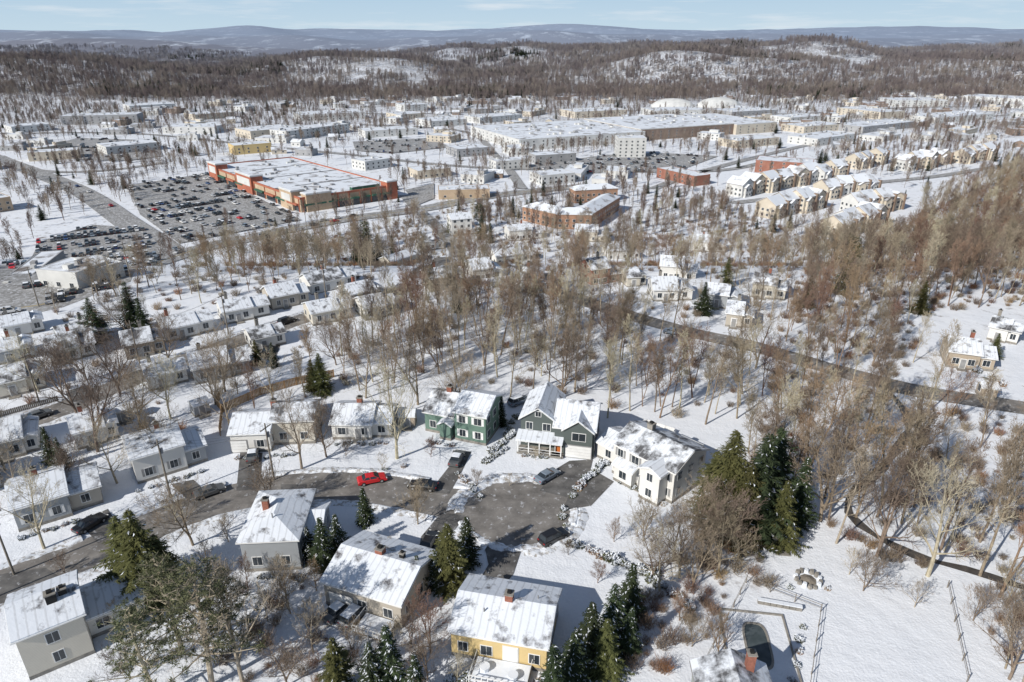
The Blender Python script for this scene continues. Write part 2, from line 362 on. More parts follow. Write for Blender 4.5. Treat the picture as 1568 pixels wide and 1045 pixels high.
# ---------------------------------------------------------------- buildings
class Bld:
    def __init__(s,a,b,name,near=True,margin=1.5):
        s.a=P(*a); s.b=P(*b); s.L=math.dist(s.a,s.b); s.yaw=math.atan2(s.b[1]-s.a[1],s.b[0]-s.a[0])
        s.name=name; s.near=near; s.p={}; s.margin=margin; s.ext=[0,s.L,0,1]
    def part(s,n):
        if not s.near: n='all'
        return s.p.setdefault(n,MB())
    def world(s,x,y):
        c,n=math.cos(s.yaw),math.sin(s.yaw); return (s.a[0]+c*x-n*y,s.a[1]+n*x+c*y)
    def wb(s,part,bk,face,u0,u1,z0,z1,d0,d1,mat):
        x0,x1,y0,y1=bk[:4]; M=s.part(part)
        if face=='f': M.box(u0,u1,y0-d1,y0-d0,z0,z1,mat)
        if face=='b': M.box(u0,u1,y1+d0,y1+d1,z0,z1,mat)
        if face=='l': M.box(x0-d1,x0-d0,u0,u1,z0,z1,mat)
        if face=='r': M.box(x1+d0,x1+d1,u0,u1,z0,z1,mat)
    def window(s,bk,face,u,z,w=1.1,h=1.35,fr='white_trim',sh=None):
        s.wb('trim',bk,face,u-w/2-.1,u+w/2+.1,z-.1,z+h+.1,0,.05,fr)
        s.wb('windows',bk,face,u-w/2,u-.03,z,z+h,.05,.07,'glass')
        s.wb('windows',bk,face,u+.03,u+w/2,z,z+h,.05,.07,'glass')
        if sh:
            for k in (-1,1):
                c=u+k*(w/2+.3); s.wb('details',bk,face,c-.18,c+.18,z-.05,z+h+.05,0,.045,sh)
    def block(s,x0,x1,y0,y1,h,ridge='x',pitch=.45,wall='sid_white',roof='roof_snow',z0=0,oh=.4,trim='white_trim',win='flr',zb=0,spacing=2.7,sh=None,skipf=()):
        bk=(x0,x1,y0,y1); W=s.part('walls'); Rf=s.part('roof'); Tm=s.part('trim')
        s.ext=[min(s.ext[0],x0),max(s.ext[1],x1),min(s.ext[2],y0),max(s.ext[3],y1)]
        W.box(x0,x1,y0,y1,zb-1.2,h,wall)
        if s.near: s.part('details').box(x0-.03,x1+.03,y0-.03,y1+.03,zb-1.25,zb+.35,'stone')
        def slab(p,t0,t1,M,mat):
            M.hexa([(q[0],q[1],q[2]+t0) for q in p]+[(q[0],q[1],q[2]+t1) for q in p],mat)
        if ridge in('x','y'):
            if ridge=='x':
                ym=(y0+y1)/2; rz=h+(y1-y0)/2*pitch
                W.face([(x0,y0,h),(x0,ym,rz),(x0,y1,h)],wall); W.face([(x1,y0,h),(x1,y1,h),(x1,ym,rz)],wall)
                for i,(e) in enumerate((.0,.06)):
                    o=oh-e; M,mt,t0,t1=((Tm,trim,0,.13),(Rf,roof,.133,.30))[i]
                    ez=h-o*pitch
                    slab([(x0-o,y0-o,ez),(x1+o,y0-o,ez),(x1+o,ym,rz),(x0-o,ym,rz)],t0,t1,M,mt)
                    slab([(x0-o,ym,rz),(x1+o,ym,rz),(x1+o,y1+o,ez),(x0-o,y1+o,ez)],t0,t1,M,mt)
            else:
                xm=(x0+x1)/2; rz=h+(x1-x0)/2*pitch
                W.face([(x0,y0,h),(x1,y0,h),(xm,y0,rz)],wall); W.face([(x0,y1,h),(xm,y1,rz),(x1,y1,h)],wall)
                for i,(e) in enumerate((.0,.06)):
                    o=oh-e; M,mt,t0,t1=((Tm,trim,0,.13),(Rf,roof,.133,.30))[i]
                    ez=h-o*pitch
                    slab([(x0-o,y0-o,ez),(xm,y0-o,rz),(xm,y1+o,rz),(x0-o,y1+o,ez)],t0,t1,M,mt)
                    slab([(xm,y0-o,rz),(x1+o,y0-o,ez),(x1+o,y1+o,ez),(xm,y1+o,rz)],t0,t1,M,mt)
        elif ridge=='hip':
            hw=min(x1-x0,y1-y0)/2; rz=h+hw*pitch; o=oh; ez=h-o*pitch+.14
            A=[(x0-o,y0-o,ez),(x1+o,y0-o,ez),(x1+o,y1+o,ez),(x0-o,y1+o,ez)]
            if x1-x0>=y1-y0: r0=(x0+hw,(y0+y1)/2,rz+.2); r1=(x1-hw,(y0+y1)/2,rz+.2); fs=[(A[0],A[1],r1,r0),(A[1],A[2],r1),(A[2],A[3],r0,r1),(A[3],A[0],r0)]
            else: r0=((x0+x1)/2,y0+hw,rz+.2); r1=((x0+x1)/2,y1-hw,rz+.2); fs=[(A[0],A[1],r0),(A[1],A[2],r1,r0),(A[2],A[3],r1),(A[3],A[0],r0,r1)]
            for f in fs: Rf.face(f,roof)
            Tm.box(x0-o,x1+o,y0-o,y1+o,ez-.2,ez-.003,trim)
        else:
            pw=.35
            for q in ((x0-.05,x1+.05,y0-.05,y0+pw),(x0-.05,x1+.05,y1-pw,y1+.05),(x0-.05,x0+pw,y0+pw,y1-pw),(x1-pw,x1+.05,y0+pw,y1-pw)):
                Tm.box(*q,h-.1,h+.55,trim)
            Rf.box(x0+pw,x1-pw,y0+pw,y1-pw,h+.01,h+.45,roof)
            rz=h
        nst=max(1,int((h-zb+.3)/2.7))
        for fc in win:
            ln=(x0,x1) if fc in 'fb' else (y0,y1)
            n=max(1,int((ln[1]-ln[0])/spacing))
            for k in range(n):
                u=ln[0]+(k+.5)*(ln[1]-ln[0])/n
                for st in range(nst):
                    if (fc,st) in skipf: continue
                    s.window(bk,fc,u,zb+.95+st*2.75,sh=sh if fc=='f' else None,w=U(.95,1.35) if s.near else 1.3,h=1.3)
        return bk,rz
    def chimney(s,x,y,z0,z1,w=.45,mat='chimney_brick'):
        M=s.part('chimney'); M.box(x-w,x+w,y-w,y+w,z0,z1,mat); M.box(x-w-.08,x+w+.08,y-w-.08,y+w+.08,z1,z1+.12,'stone'); M.box(x-w*.5,x+w*.5,y-w*.5,y+w*.5,z1+.12,z1+.4,'tyre')
    def vent(s,x,y,z): s.part('details').cyl(x,y,z-.3,z+.55,.09,.09,'grey_trim',6)
    def door(s,bk,face,u,mat='door_orange',zb=0,w=1.0):
        s.wb('trim',bk,face,u-w/2-.12,u+w/2+.12,zb,zb+2.25,0,.075,'white_trim'); s.wb('details',bk,face,u-w/2,u+w/2,zb+.05,zb+2.1,.075,.1,mat)
        s.wb('details',bk,face,u-w,u+w,zb-.3,zb,.08,1.3,'stone')
    def garage(s,bk,face,u,w=4.6,zb=0,mat='white_trim'):
        s.wb('trim',bk,face,u-w/2-.12,u+w/2+.12,zb-.1,zb+2.4,0,.06,'grey_trim')
        for k in range(4): s.wb('details',bk,face,u-w/2,u+w/2,zb+.02+k*.56,zb+.54+k*.56,.06,.09,mat)
    def done(s,z=None):
        e=s.ext; m_=s.margin
        mark([s.world(x,y) for x,y in ((e[0]-m_,e[2]-m_),(e[1]+m_,e[2]-m_),(e[1]+m_,e[3]+m_),(e[0]-m_,e[3]+m_))])
        if z is None: z=min(T(*s.world(x,y)) for x,y in ((e[0],e[2]),(e[1],e[2]),(e[1],e[3]),(e[0],e[3])))+.15
        loc=(s.a[0],s.a[1],z)
        if s.near:
            em=bpy.data.objects.new(s.name,None); SC.collection.objects.link(em); em.location=loc; em.rotation_euler=(0,0,s.yaw); em.empty_display_size=2
            for k,mb in s.p.items():
                o=mb.obj(k); o.parent=em
            return em
        return s.p['all'].obj(s.name,loc,s.yaw)
def deck(h,x0,x1,y0,z=.5):
    dk=h.part('deck'); dk.box(x0,x1,y0,-.1,z-.15,z,'timber_grey'); dk.box(x0+.1,x1-.1,y0+.1,-.2,z+.003,z+.1,'snow_clump')
    n=int((x1-x0)/.7)
    for i in range(n+1):
        x=x0+i*(x1-x0)/n; dk.box(x-.05,x+.05,y0-.02,y0+.08,z-(z+.3 if i%3==0 else 0),z+.95,'white_trim')
    for zz in (.4,.96): dk.box(x0,x1,y0-.02,y0+.08,z+zz,z+zz+.08,'white_trim')
    for x in (x0,x1): dk.box(x-.04,x+.04,y0+.1,-.1,z+.96,z+1.04,'white_trim')
    return dk
h=Bld((692,1003),(836,1030),'yellow_house'); L=h.L
bk,rz=h.block(0,L,0,8.6,3.7,'x',.36,'sid_yellow',spacing=2.4)
h.chimney(L*.53,4.3,4.5,6.3); h.vent(L*.3,2.4,4.8); h.vent(L*.82,5.4,5.0); h.door(bk,'f',L*.63,'white_trim',.6,1.6)
dk=deck(h,L*.28,L*.86,-3.6,.6)
for i in range(6): dk.box(L*.88,L*1.0,-3.6+i*.05-i*.3,-3.3-i*.3,.5-i*.12,.58-i*.12,'timber_grey')
for x,y in ((L*.4,-1.8),(L*.7,-2.2)): dk.cyl(x,y,.7,1.3,.5,.6,'snow_clump',10)
h.done()
h=Bld((500,925),(616,962),'ranch_house'); L=h.L
bk,rz=h.block(0,L,0,9.5,3.6,'x',.34,'sid_beige','roof_snow',sh=None)
h.chimney(L*.48,5.2,4.3,6.1,.5); h.chimney(L*.75,5.6,4.3,5.9,.3,'tyre'); h.vent(L*.2,3,4.4); h.garage(bk,'f',L*.22,3.4); deck(h,L*.55,L*.95,-3.2,.7); h.done()
h=Bld((376,876),(462,872),'grey_house'); L=h.L
bk,rz=h.block(0,L,0,10.5,5.0,'hip',.34,'sid_grey','roof_snow')
h.block(L+.02,L+2.2,3,9.5,3.2,'x',.4,'sid_grey','roof_snow',win='r'); h.vent(L*.5,3,6.4); h.chimney(L*.3,5.5,5.5,7.4,.4); h.done()
h=Bld((47,1042),(146,1000),'white_house'); L=h.L
bk,rz=h.block(0,L,0,7.8,5.9,'x',.42,'sid_cream','roof_snow',spacing=4)
h.chimney(L*.62,2.6,6.4,8.2,.5,'tyre'); h.chimney(L*.8,3.0,6.4,8.0,.4,'tyre'); h.vent(L*.35,5,7); h.block(L+.02,L+6,2.5,8.5,2.9,'x',.3,'sid_white',win='fr'); h.done()
h=Bld((795,690),(908,704),'gabled_house'); L=h.L
b1,_=h.block(0,L*.47,1.2,10.5,5.7,'y',.72,'sid_dark',win='flr',spacing=2.9,skipf=(('f',0),))
b2,_=h.block(L*.47+.03,L,0.3,9.6,5.3,'x',.55,'sid_dark','roof_snow',win='r',spacing=3)
b3,_=h.block(L*.60,L-.3,-.2,3,5.25,'y',.75,'sid_dark',win='',spacing=3)
h.window(b3,'f',L*.80,3.3,2.2,1.4); h.garage(b3,'f',L*.80,4.3); h.window(b1,'f',L*.235,6.3,.9,.9)
h.window(b1,'f',L*.12,1.0,1.3,1.6); h.window(b1,'f',L*.30,1.0,1.3,1.6); h.door((0,L,.28,9),'f',L*.53,'door_orange',.3)
pt=h.part('porch'); pt.box(-.2,L*.59,-1.2,1.17,0,.3,'stone'); pt.hexa([(-.4,-1.4,2.75),(L*.6,-1.4,2.75),(L*.6,1.15,3.3),(-.4,1.15,3.3),(-.4,-1.4,2.98),(L*.6,-1.4,2.98),(L*.6,1.15,3.53),(-.4,1.15,3.53)],'roof_snow')
pt.box(-.35,L*.59,-1.3,1.1,2.55,2.74,'white_trim')
for i in range(5): x=-.1+i*L*.145; pt.box(x,x+.18,-1.1,-.92,.3,2.55,'white_trim')
for i in range(4): x=.1+i*L*.145; pt.box(x,x+L*.13,-1.06,-1.0,1.1,1.2,'white_trim'); pt.box(x,x+L*.13,-1.06,-1.0,.6,.65,'white_trim')
h.done()
h=Bld((648,664),(744,683),'green_house'); L=h.L
b1,_=h.block(0,L*.52,1,9.5,3.9,'x',.5,'sid_green','roof_snow_patchy')
b2,_=h.block(L*.52+.03,L,0,8.5,5.6,'x',.42,'sid_green','roof_snow',sh='white_trim')
h.door(b1,'f',L*.4,'white_trim'); h.block(L*.3,L*.47,-.6,1.5,3.0,'y',.6,'sid_green',win=''); h.chimney(L*.25,5.5,5,7.2,.45); h.vent(L*.7,3,6.6); h.done()
h=Bld((937,724),(1028,772),'white_house'); L=h.L
b1,_=h.block(0,L,0,8.8,5.6,'x',.40,'sid_white','roof_snow_patchy',spacing=2.3,sh='grey_trim')
b2,_=h.block(L*.60,L*.9,-2.2,2,5.3,'y',.45,'sid_white',win='f',spacing=2.4)
b3,_=h.block(L*.12,L*.42,-1.4,1,2.9,'x',.35,'sid_white',win='f',spacing=1.9)
h.block(-4.6,-.02,1.8,8,2.9,'x',.35,'sid_white',win='fl')
h.block(L*.1,L*.75,8.83,13,2.8,'flat',0,'sid_white','roof_snow',win='')
h.door(b1,'f',L*.5,'grey_trim'); h.chimney(L*.3,5,6.3,8.5,.5,'stone'); h.vent(L*.5,2.5,6.6); h.vent(L*.7,6,6.9); h.done()
h=Bld((510,673),(598,674),'ranch_house'); L=h.L
b1,_=h.block(0,L*.68,0,8,3.0,'x',.42,'sid_white',sh='grey_trim'); h.block(L*.68+.02,L,.8,7.4,2.8,'x',.42,'sid_white',win='fr'); h.door(b1,'f',L*.45,'grey_trim'); h.chimney(L*.4,5,4,5.6); h.done()
h=Bld((357,694),(452,690),'white_house'); L=h.L
b1,_=h.block(0,L*.62,0,8,3.6,'x',.40,'sid_white','roof_snow',sh='grey_trim'); h.block(L*.62+.02,L*1.3,2.0,9,4.6,'x',.40,'sid_cream','roof_snow_patchy',win='fr'); h.garage(b1,'f',L*.12,2.6); h.chimney(L*.6,6,4.4,6.6); h.done()
h=Bld((212,742),(320,708),'white_house'); L=h.L
b1,_=h.block(0,L*.7,0,8,4.6,'x',.38,'sid_white','roof_snow',sh='grey_trim'); h.block(L*.7+.02,L,.6,7.2,3.0,'x',.38,'sid_grey',win='fr'); h.vent(L*.3,2.6,5.6); h.chimney(L*.45,5,5.3,7,.35); h.done()
h=Bld((30,815),(160,775),'grey_house'); L=h.L
b1,_=h.block(0,L*.62,0,8.5,3.8,'x',.40,'sid_grey','roof_snow',sh='white_trim'); h.block(L*.62+.02,L,1,8,3.0,'x',.38,'sid_beige',win='fr'); h.chimney(L*.3,5,4.6,6.6); h.done()
h=Bld((1080,1176),(1196,1182),'grey_house'); L=h.L
h.block(0,L,0,8.4,4.2,'y',.5,'sid_blue','roof_snow_patchy',trim='grey_trim'); h.chimney(L*.72,7,4.6,7.6,.4); h.done()
gen=[((-20,712),(62,692),8,3.4,'sid_white'),((-60,770),(5,750),8,3.4,'sid_grey'),((0,612),(72,596),8,3.2,'sid_cream'),((80,560),(150,545),8,3.2,'sid_white'),
((195,552),(255,540),8,3.4,'sid_tan'),((300,590),(385,572),8,3.4,'sid_grey'),((255,525),(330,508),8,3.0,'sid_white'),((345,498),(415,484),8,3.2,'sid_white'),
((418,476),(475,464),8,3.4,'sid_beige'),((478,452),(548,436),8,3.2,'sid_white'),((0,560),(55,548),7,3.0,'sid_grey'),((100,540),(170,522),8,3.2,'sid_grey'),
((390,540),(440,528),7,3,'sid_white'),((480,500),(540,488),8,3.2,'sid_cream'),((120,690),(185,672),7,3.2,'sid_white'),((10,520),(70,508),7,3,'sid_white'),((560,492),(610,482),8,3.2,'sid_white'),
((905,437),(950,432),8,5.2,'brick_red'),((1000,462),(1060,462),9,3.2,'sid_white'),((692,362),(735,358),9,8,'sid_white'),((660,448),(712,440),8,4,'sid_tan'),
((760,402),(820,398),8,4,'sid_white'),((835,408),(890,400),8,3.4,'brick_red'),((1448,562),(1520,572),8,3.6,'sid_tan'),((1510,520),(1555,530),7,3.2,'sid_white'),
((1080,470),(1130,476),8,3.6,'sid_grey'),((960,440),(990,438),7,3,'sid_cream'),((600,405),(650,398),8,4,'sid_cream'),((1110,500),(1150,505),8,3.4,'sid_beige'),((540,470),(590,458),8,3.2,'sid_grey'),((780,370),(830,366),9,5,'sid_white'),((230,600),(290,586),7,3,'sid_white'),
((725,428),(770,424),8,4,'sid_white'),((800,448),(850,450),8,4,'sid_grey'),((1010,425),(1065,428),8,4.5,'sid_white'),((1150,455),(1200,462),8,4,'sid_cream'),((930,398),(980,396),8,4.5,'sid_white'),((640,385),(680,382),8,4,'sid_white'),((880,370),(930,372),9,5,'sid_cream'),((1060,385),(1110,388),9,4.5,'sid_white')]
for a,b_,d,hh,w in gen:
    h=Bld(a,b_,random.choice(['cottage','house','bungalow']) if w!='brick_red' else 'brick_house',margin=2.5); L=h.L
    k=U(.6,.75); r=random.choice(['roof_snow','roof_snow','roof_snow_patchy'])
    b1,_=h.block(0,L*k,0,d,hh,'x',U(.36,.5),w,r); h.block(L*k+.02,L,.7,d-.8,min(hh,2.9),random.choice(['x','y']),.4,w,r,win='f')
    h.door(b1,'f',L*k*.5,'grey_trim'); h.chimney(L*k*U(.2,.8),d*.6,hh+.5,hh+d*.25+1.2,.35,random.choice(['chimney_brick','stone','stone'])); h.vent(L*.3,d*.4,hh+1.6); h.done()
for a,b_ in (((612,655),(634,655)),((1180,840),(1200,842)),((470,640),(488,637)),((180,650),(200,644)),((1500,610),(1520,612)),((300,640),(318,634))):
    h=Bld(a,b_,'garden_shed'); b1,_=h.block(0,2.8,0,2.6,2.1,'x',.5,random.choice(['sid_tan','sid_grey','sid_white']),win='l',oh=.2); h.door(b1,'f',1.4,'grey_trim'); h.done()

# supermarket
h=Bld((462,326),(606,304),'supermarket',True,4); L=h.L
def local(h,q):
    x,y=q[0]-h.a[0],q[1]-h.a[1]; c,n=math.cos(h.yaw),math.sin(h.yaw); return (c*x+n*y,-n*x+c*y)
lc=local(h,P(322,272)); D=lc[1]
sh=lc[0]/D
W=h.part('walls'); Rf=h.part('roof'); Tm=h.part('trim'); Dt=h.part('details')
def SK(x,y): return (x+sh*y,y)
def skbox(M,x0,x1,y0,y1,z0,z1,m):
    q=[SK(x0,y0),SK(x1,y0),SK(x1,y1),SK(x0,y1)]; M.hexa([(a,b,z0) for a,b in q]+[(a,b,z1) for a,b in q],m)
h.ext=[min(0,lc[0]),L,0,D]
skbox(W,0,L,0,D,-2,7.5,'brick_tan')
for q in ((-.2,L+.2,-.2,.6),(-.2,L+.2,D-.6,D+.2),(-.2,.6,.6,D-.6),(L-.6,L+.2,.6,D-.6)): skbox(Tm,*q,7.3,8.4,'brick_store')
skbox(Rf,.6,L-.6,.6,D-.6,7.4,7.8,'roof_snow_far')
for i in range(9):
    y0=2+i*(D-4)/9; y1=y0+(D-4)/9*.8
    skbox(Dt,-.5,-.2,y0,y1,.3,3.6,'glass'); skbox(Dt,-1.8,-.2,y0,y1,3.7,4.6,'green_awning' if i%2 else 'brick_store'); skbox(Dt,-.4,-.2,y0-.8,y0-.1,-1,7.4,'brick_store')
for (y0,y1,z) in ((D*.05,D*.16,10.5),(D*.45,D*.62,11),(D*.86,D*.97,11)):
    skbox(W,-1.6,6,y0,y1,-1,z,'brick_tan' if z<11 else 'brick_store'); skbox(Tm,-2,6.4,y0-.3,y1+.3,z,z+.8,'far_white'); skbox(Dt,-1.7,-1.6,y0+2,y1-2,5,z-1.5,'far_white')
    skbox(Rf,-1.6,6,y0,y1,z+.81,z+1.0,'roof_snow_far')
for i in range(8):
    x0=2+i*(L-4)/8; x1=x0+(L-4)/8*.8
    skbox(Dt,x0,x1,-.5,-.2,.3,3.6,'glass'); skbox(Dt,x0,x1,-1.6,-.2,3.7,4.6,'green_awning'); skbox(Dt,x0-.9,x0-.1,-.4,-.2,-1,7.4,'brick_store')
skbox(W,L*.05,L*.3,-1.4,5,-1,9.5,'brick_tan'); skbox(Tm,L*.05-.3,L*.3+.3,-1.8,5.3,9.5,10.2,'far_white'); skbox(Rf,L*.05,L*.3,-1.4,5,10.21,10.4,'roof_snow_far')
skbox(W,L*.9,L+.8,-1.4,6,-1,10.5,'brick_store'); skbox(Tm,L*.9-.3,L+1.1,-1.8,6.3,10.5,11.1,'far_white'); skbox(Rf,L*.9,L+.8,-1.4,6,11.11,11.3,'roof_snow_far')
skbox(W,L*.55,L*.85,2,5,7.8,9.6,'green_awning'); skbox(Rf,L*.55,L*.85,2,5,9.61,9.8,'roof_snow_far')
for i in range(34):
    x,y=U(4,L-6),U(10,D-6); a=U(.8,2.4); skbox(Dt,x,x+a,y,y+a,7.7,7.8+U(.5,1.6),random.choice(['far_grey','far_white','far_grey']))
for y in (D*.25,D*.5,D*.74): skbox(Dt,1,L-1,y,y+.3,7.8,8.2,'far_grey')
h.done(-25)
h=Bld((795,232),(1192,203),'warehouse',False,4); L=h.L
h.block(0,L*.44,0,110,9,'flat',0,'far_white','roof_snow_far',trim='far_white',win='fl',spacing=9)
h.block(L*.44+.05,L*.82,8,112,10.0,'flat',0,'far_brown','roof_snow_far',trim='far_white',win='f',spacing=9)
h.block(L*.82+.1,L,4,100,9.3,'flat',0,'far_beige','roof_snow_far',trim='far_white',win='fr',spacing=9)
for i in range(70):
    x,y=U(4,L-4),U(14,94); z=10.4 if L*.44<x<L*.82 else 9.4; h.p['all'].box(x,x+U(1.5,4),y,y+U(1.5,4),z-.3,z+U(.8,2),random.choice(['far_grey','far_white']))
h.done()
com=[((95,192),(212,189),30,9,'far_grey'),((45,248),(122,243),18,6,'far_beige'),((165,238),(246,230),28,6,'far_white'),((385,214),(456,207),35,7,'far_beige'),((440,216),(535,203),25,8,'far_white'),
((360,238),(417,233),18,7,'sid_yellow'),((672,306),(750,304),15,5,'brick_tan'),((1155,264),(1242,270),22,8,'brick_red'),((945,242),(988,242),18,15,'far_white'),
((1005,272),(1062,286),14,6,'brick_red'),((1280,176),(1347,184),40,8,'far_beige'),((1370,164),(1452,164),50,8,'far_white'),((1470,156),(1568,162),60,8,'far_white'),
((620,172),(655,170),30,8,'far_white'),((385,142),(422,140),30,8,'far_beige'),((820,252),(882,248),16,6,'far_grey'),((735,190),(800,184),30,6,'far_white'),((1128,228),(1192,222),24,6,'far_beige'),
((62,438),(122,444),12,5,'far_white'),((126,440),(193,424),14,5,'far_white'),((-20,470),(104,408),7,5,'far_grey'),((-30,330),(22,322),18,7,'brick_tan'),((560,212),(640,207),26,6,'far_white'),
((880,182),(960,178),40,7,'far_beige'),((460,187),(560,182),40,7,'far_white'),((1250,225),(1310,216),30,6,'far_white'),((1320,205),(1400,196),34,6,'far_grey'),((1430,190),(1520,183),38,6,'far_white'),((760,262),(810,258),14,6,'far_white'),
((200,172),(270,168),40,7,'far_white'),((300,185),(360,180),30,6,'far_beige'),((660,196),(715,192),40,6,'far_white'),((610,185),(650,182),30,6,'far_beige'),((1000,180),(1080,178),40,7,'far_white'),((1120,182),(1190,178),40,7,'far_grey'),((1210,190),(1260,186),30,6,'far_white'),
((560,262),(600,256),18,6,'far_white'),((640,275),(690,270),18,5,'far_beige'),((830,285),(880,280),18,6,'far_white'),((700,242),(750,238),24,6,'far_grey'),((20,205),(80,200),26,6,'far_white'),((250,205),(330,205),30,6,'far_white'),((1230,205),(1290,200),30,6,'far_beige')]
for a,b_,d,hh,w in com:
    h=Bld(a,b_,'commercial_building',False,4); L=h.L
    h.block(0,L,0,d,hh,'flat',0,w,'roof_snow_far',trim=w,win='fl',spacing=7 if L>30 else 4)
    for i in range(int(L*d/160)+1):
        x,y=U(1,max(1.5,L-3)),U(1,max(1.5,d-3)); h.p['all'].box(x,x+U(1,2.2),y,y+U(1,2.2),hh+.2,hh+U(.9,1.9),random.choice(['far_grey','far_white']))
    h.done()
for a,b_,d in (((800,338),(850,350),11),((852,351),(905,352),11),((906,350),(948,322),11),((880,312),(945,308),10)):
    h=Bld(a,b_,'brick_apartment_building',False,3); L=h.L; h.block(0,L,0,d,7.6,'hip',.4,'brick_apartment','roof_snow_far',win='flr',spacing=3.2); h.done()
for (px,py,l,w_) in ((1030,166,60,32),(1100,164,60,32)):
    x,y=P(px,py); mb=MB(); n=10
    for i in range(8):
        for j in range(n):
            def q(i,j):
                t=i/8*2-1; s_=math.sqrt(max(0,1-t*t*.9)); a=j/n*math.pi
                return (t*l/2,-math.cos(a)*w_/2*s_,math.sin(a)*13*s_)
            mb.face([q(i,j),q(i+1,j),q(i+1,j+1),q(i,j+1)],'far_white')
    mb.obj('air_dome',(x,y,T(x,y)),U(-.3,.3)); mark([(x-35,y-40),(x+35,y-40),(x+35,y+20),(x-35,y+20)])
rows=[((1135,303),(1302,272),8),((1185,335),(1272,318),4),((1288,368),(1362,345),4),((1265,306),(1350,298),4),((1385,264),(1460,252),4),((1480,252),(1528,243),3),((1315,262),(1365,248),3),((1310,330),(1385,322),4)]
for a,b_,n in rows:
    for k in range(n):
        A=(a[0]+(b_[0]-a[0])*k/n,a[1]+(b_[1]-a[1])*k/n+U(-2,2)); B=(a[0]+(b_[0]-a[0])*(k+1)/n,a[1]+(b_[1]-a[1])*(k+1)/n)
        h=Bld(A,B,'townhouse',False,3); L=min(h.L,12); yy=(k%2)*1.8; hh=7.4+(k%3)*.6; wl=random.choice(['far_beige','far_beige','far_white'])
        h.block(0,L*.97,yy,12+yy,hh,random.choice('xxy'),.6,wl,'roof_snow_far',trim='far_brown',win='flr',spacing=3)
        h.block(L*.15,L*.62,yy-1.3,yy+2,hh-1.6,'y',.6,wl,'roof_snow_far',trim='far_brown',win='f',spacing=2.5)
        h.p['all'].box(L*.9,L*1.0,yy-1,11+yy,0,hh+1.2,'far_brown'); h.done()
mark(PP([(1100,318),(1180,345),(1270,345),(1280,385),(1380,372),(1400,320),(1300,290),(1130,305)]))
vz=PP([(-40,190),(300,160),(700,150),(1000,155),(1400,145),(1640,140),(1640,230),(1340,225),(1200,262),(1020,300),(900,292),(760,290),(620,290),(600,250),(330,235),(200,262),(-40,330)])
xs=[p[0] for p in vz]; ys=[p[1] for p in vz]; cnt=0
for _ in range(3000):
    x,y=U(min(xs),max(xs)),U(min(ys),max(ys))
    if not inpoly(x,y,vz) or blocked(x,y) or blocked(x+12,y) or blocked(x,y+10) or blocked(x-3,y): continue
    if x<-250 and R()<.5: continue
    h=Bld((0,500),(10,500),'x',False,4.5); h.a=(x,y); h.yaw=random.choice([-.25,.15,.5,1.2])+U(-.2,.2); h.L=U(8,20) if R()<.75 else U(22,40); big=h.L>14
    h.name='commercial_building' if big else 'house'
    w=random.choice(['far_white','far_beige','far_grey','far_white','far_brown','far_white'])
    d=U(10,26) if big else 8
    h.ext=[0,h.L,0,d]; h.block(0,h.L,0,d,U(3.6,5.5) if big else U(3,4.6),'flat' if big else 'x',.5,w,'roof_snow_far',trim=w,win='fl',spacing=4)
    if big: h.block(h.L*.6,h.L*.9,d*.2,d*.6,h.p['all'].V[4][2]+2.2,'flat',0,w,'roof_snow_far',trim=w,win='')
    h.done(); cnt+=1
    if cnt>=165: break

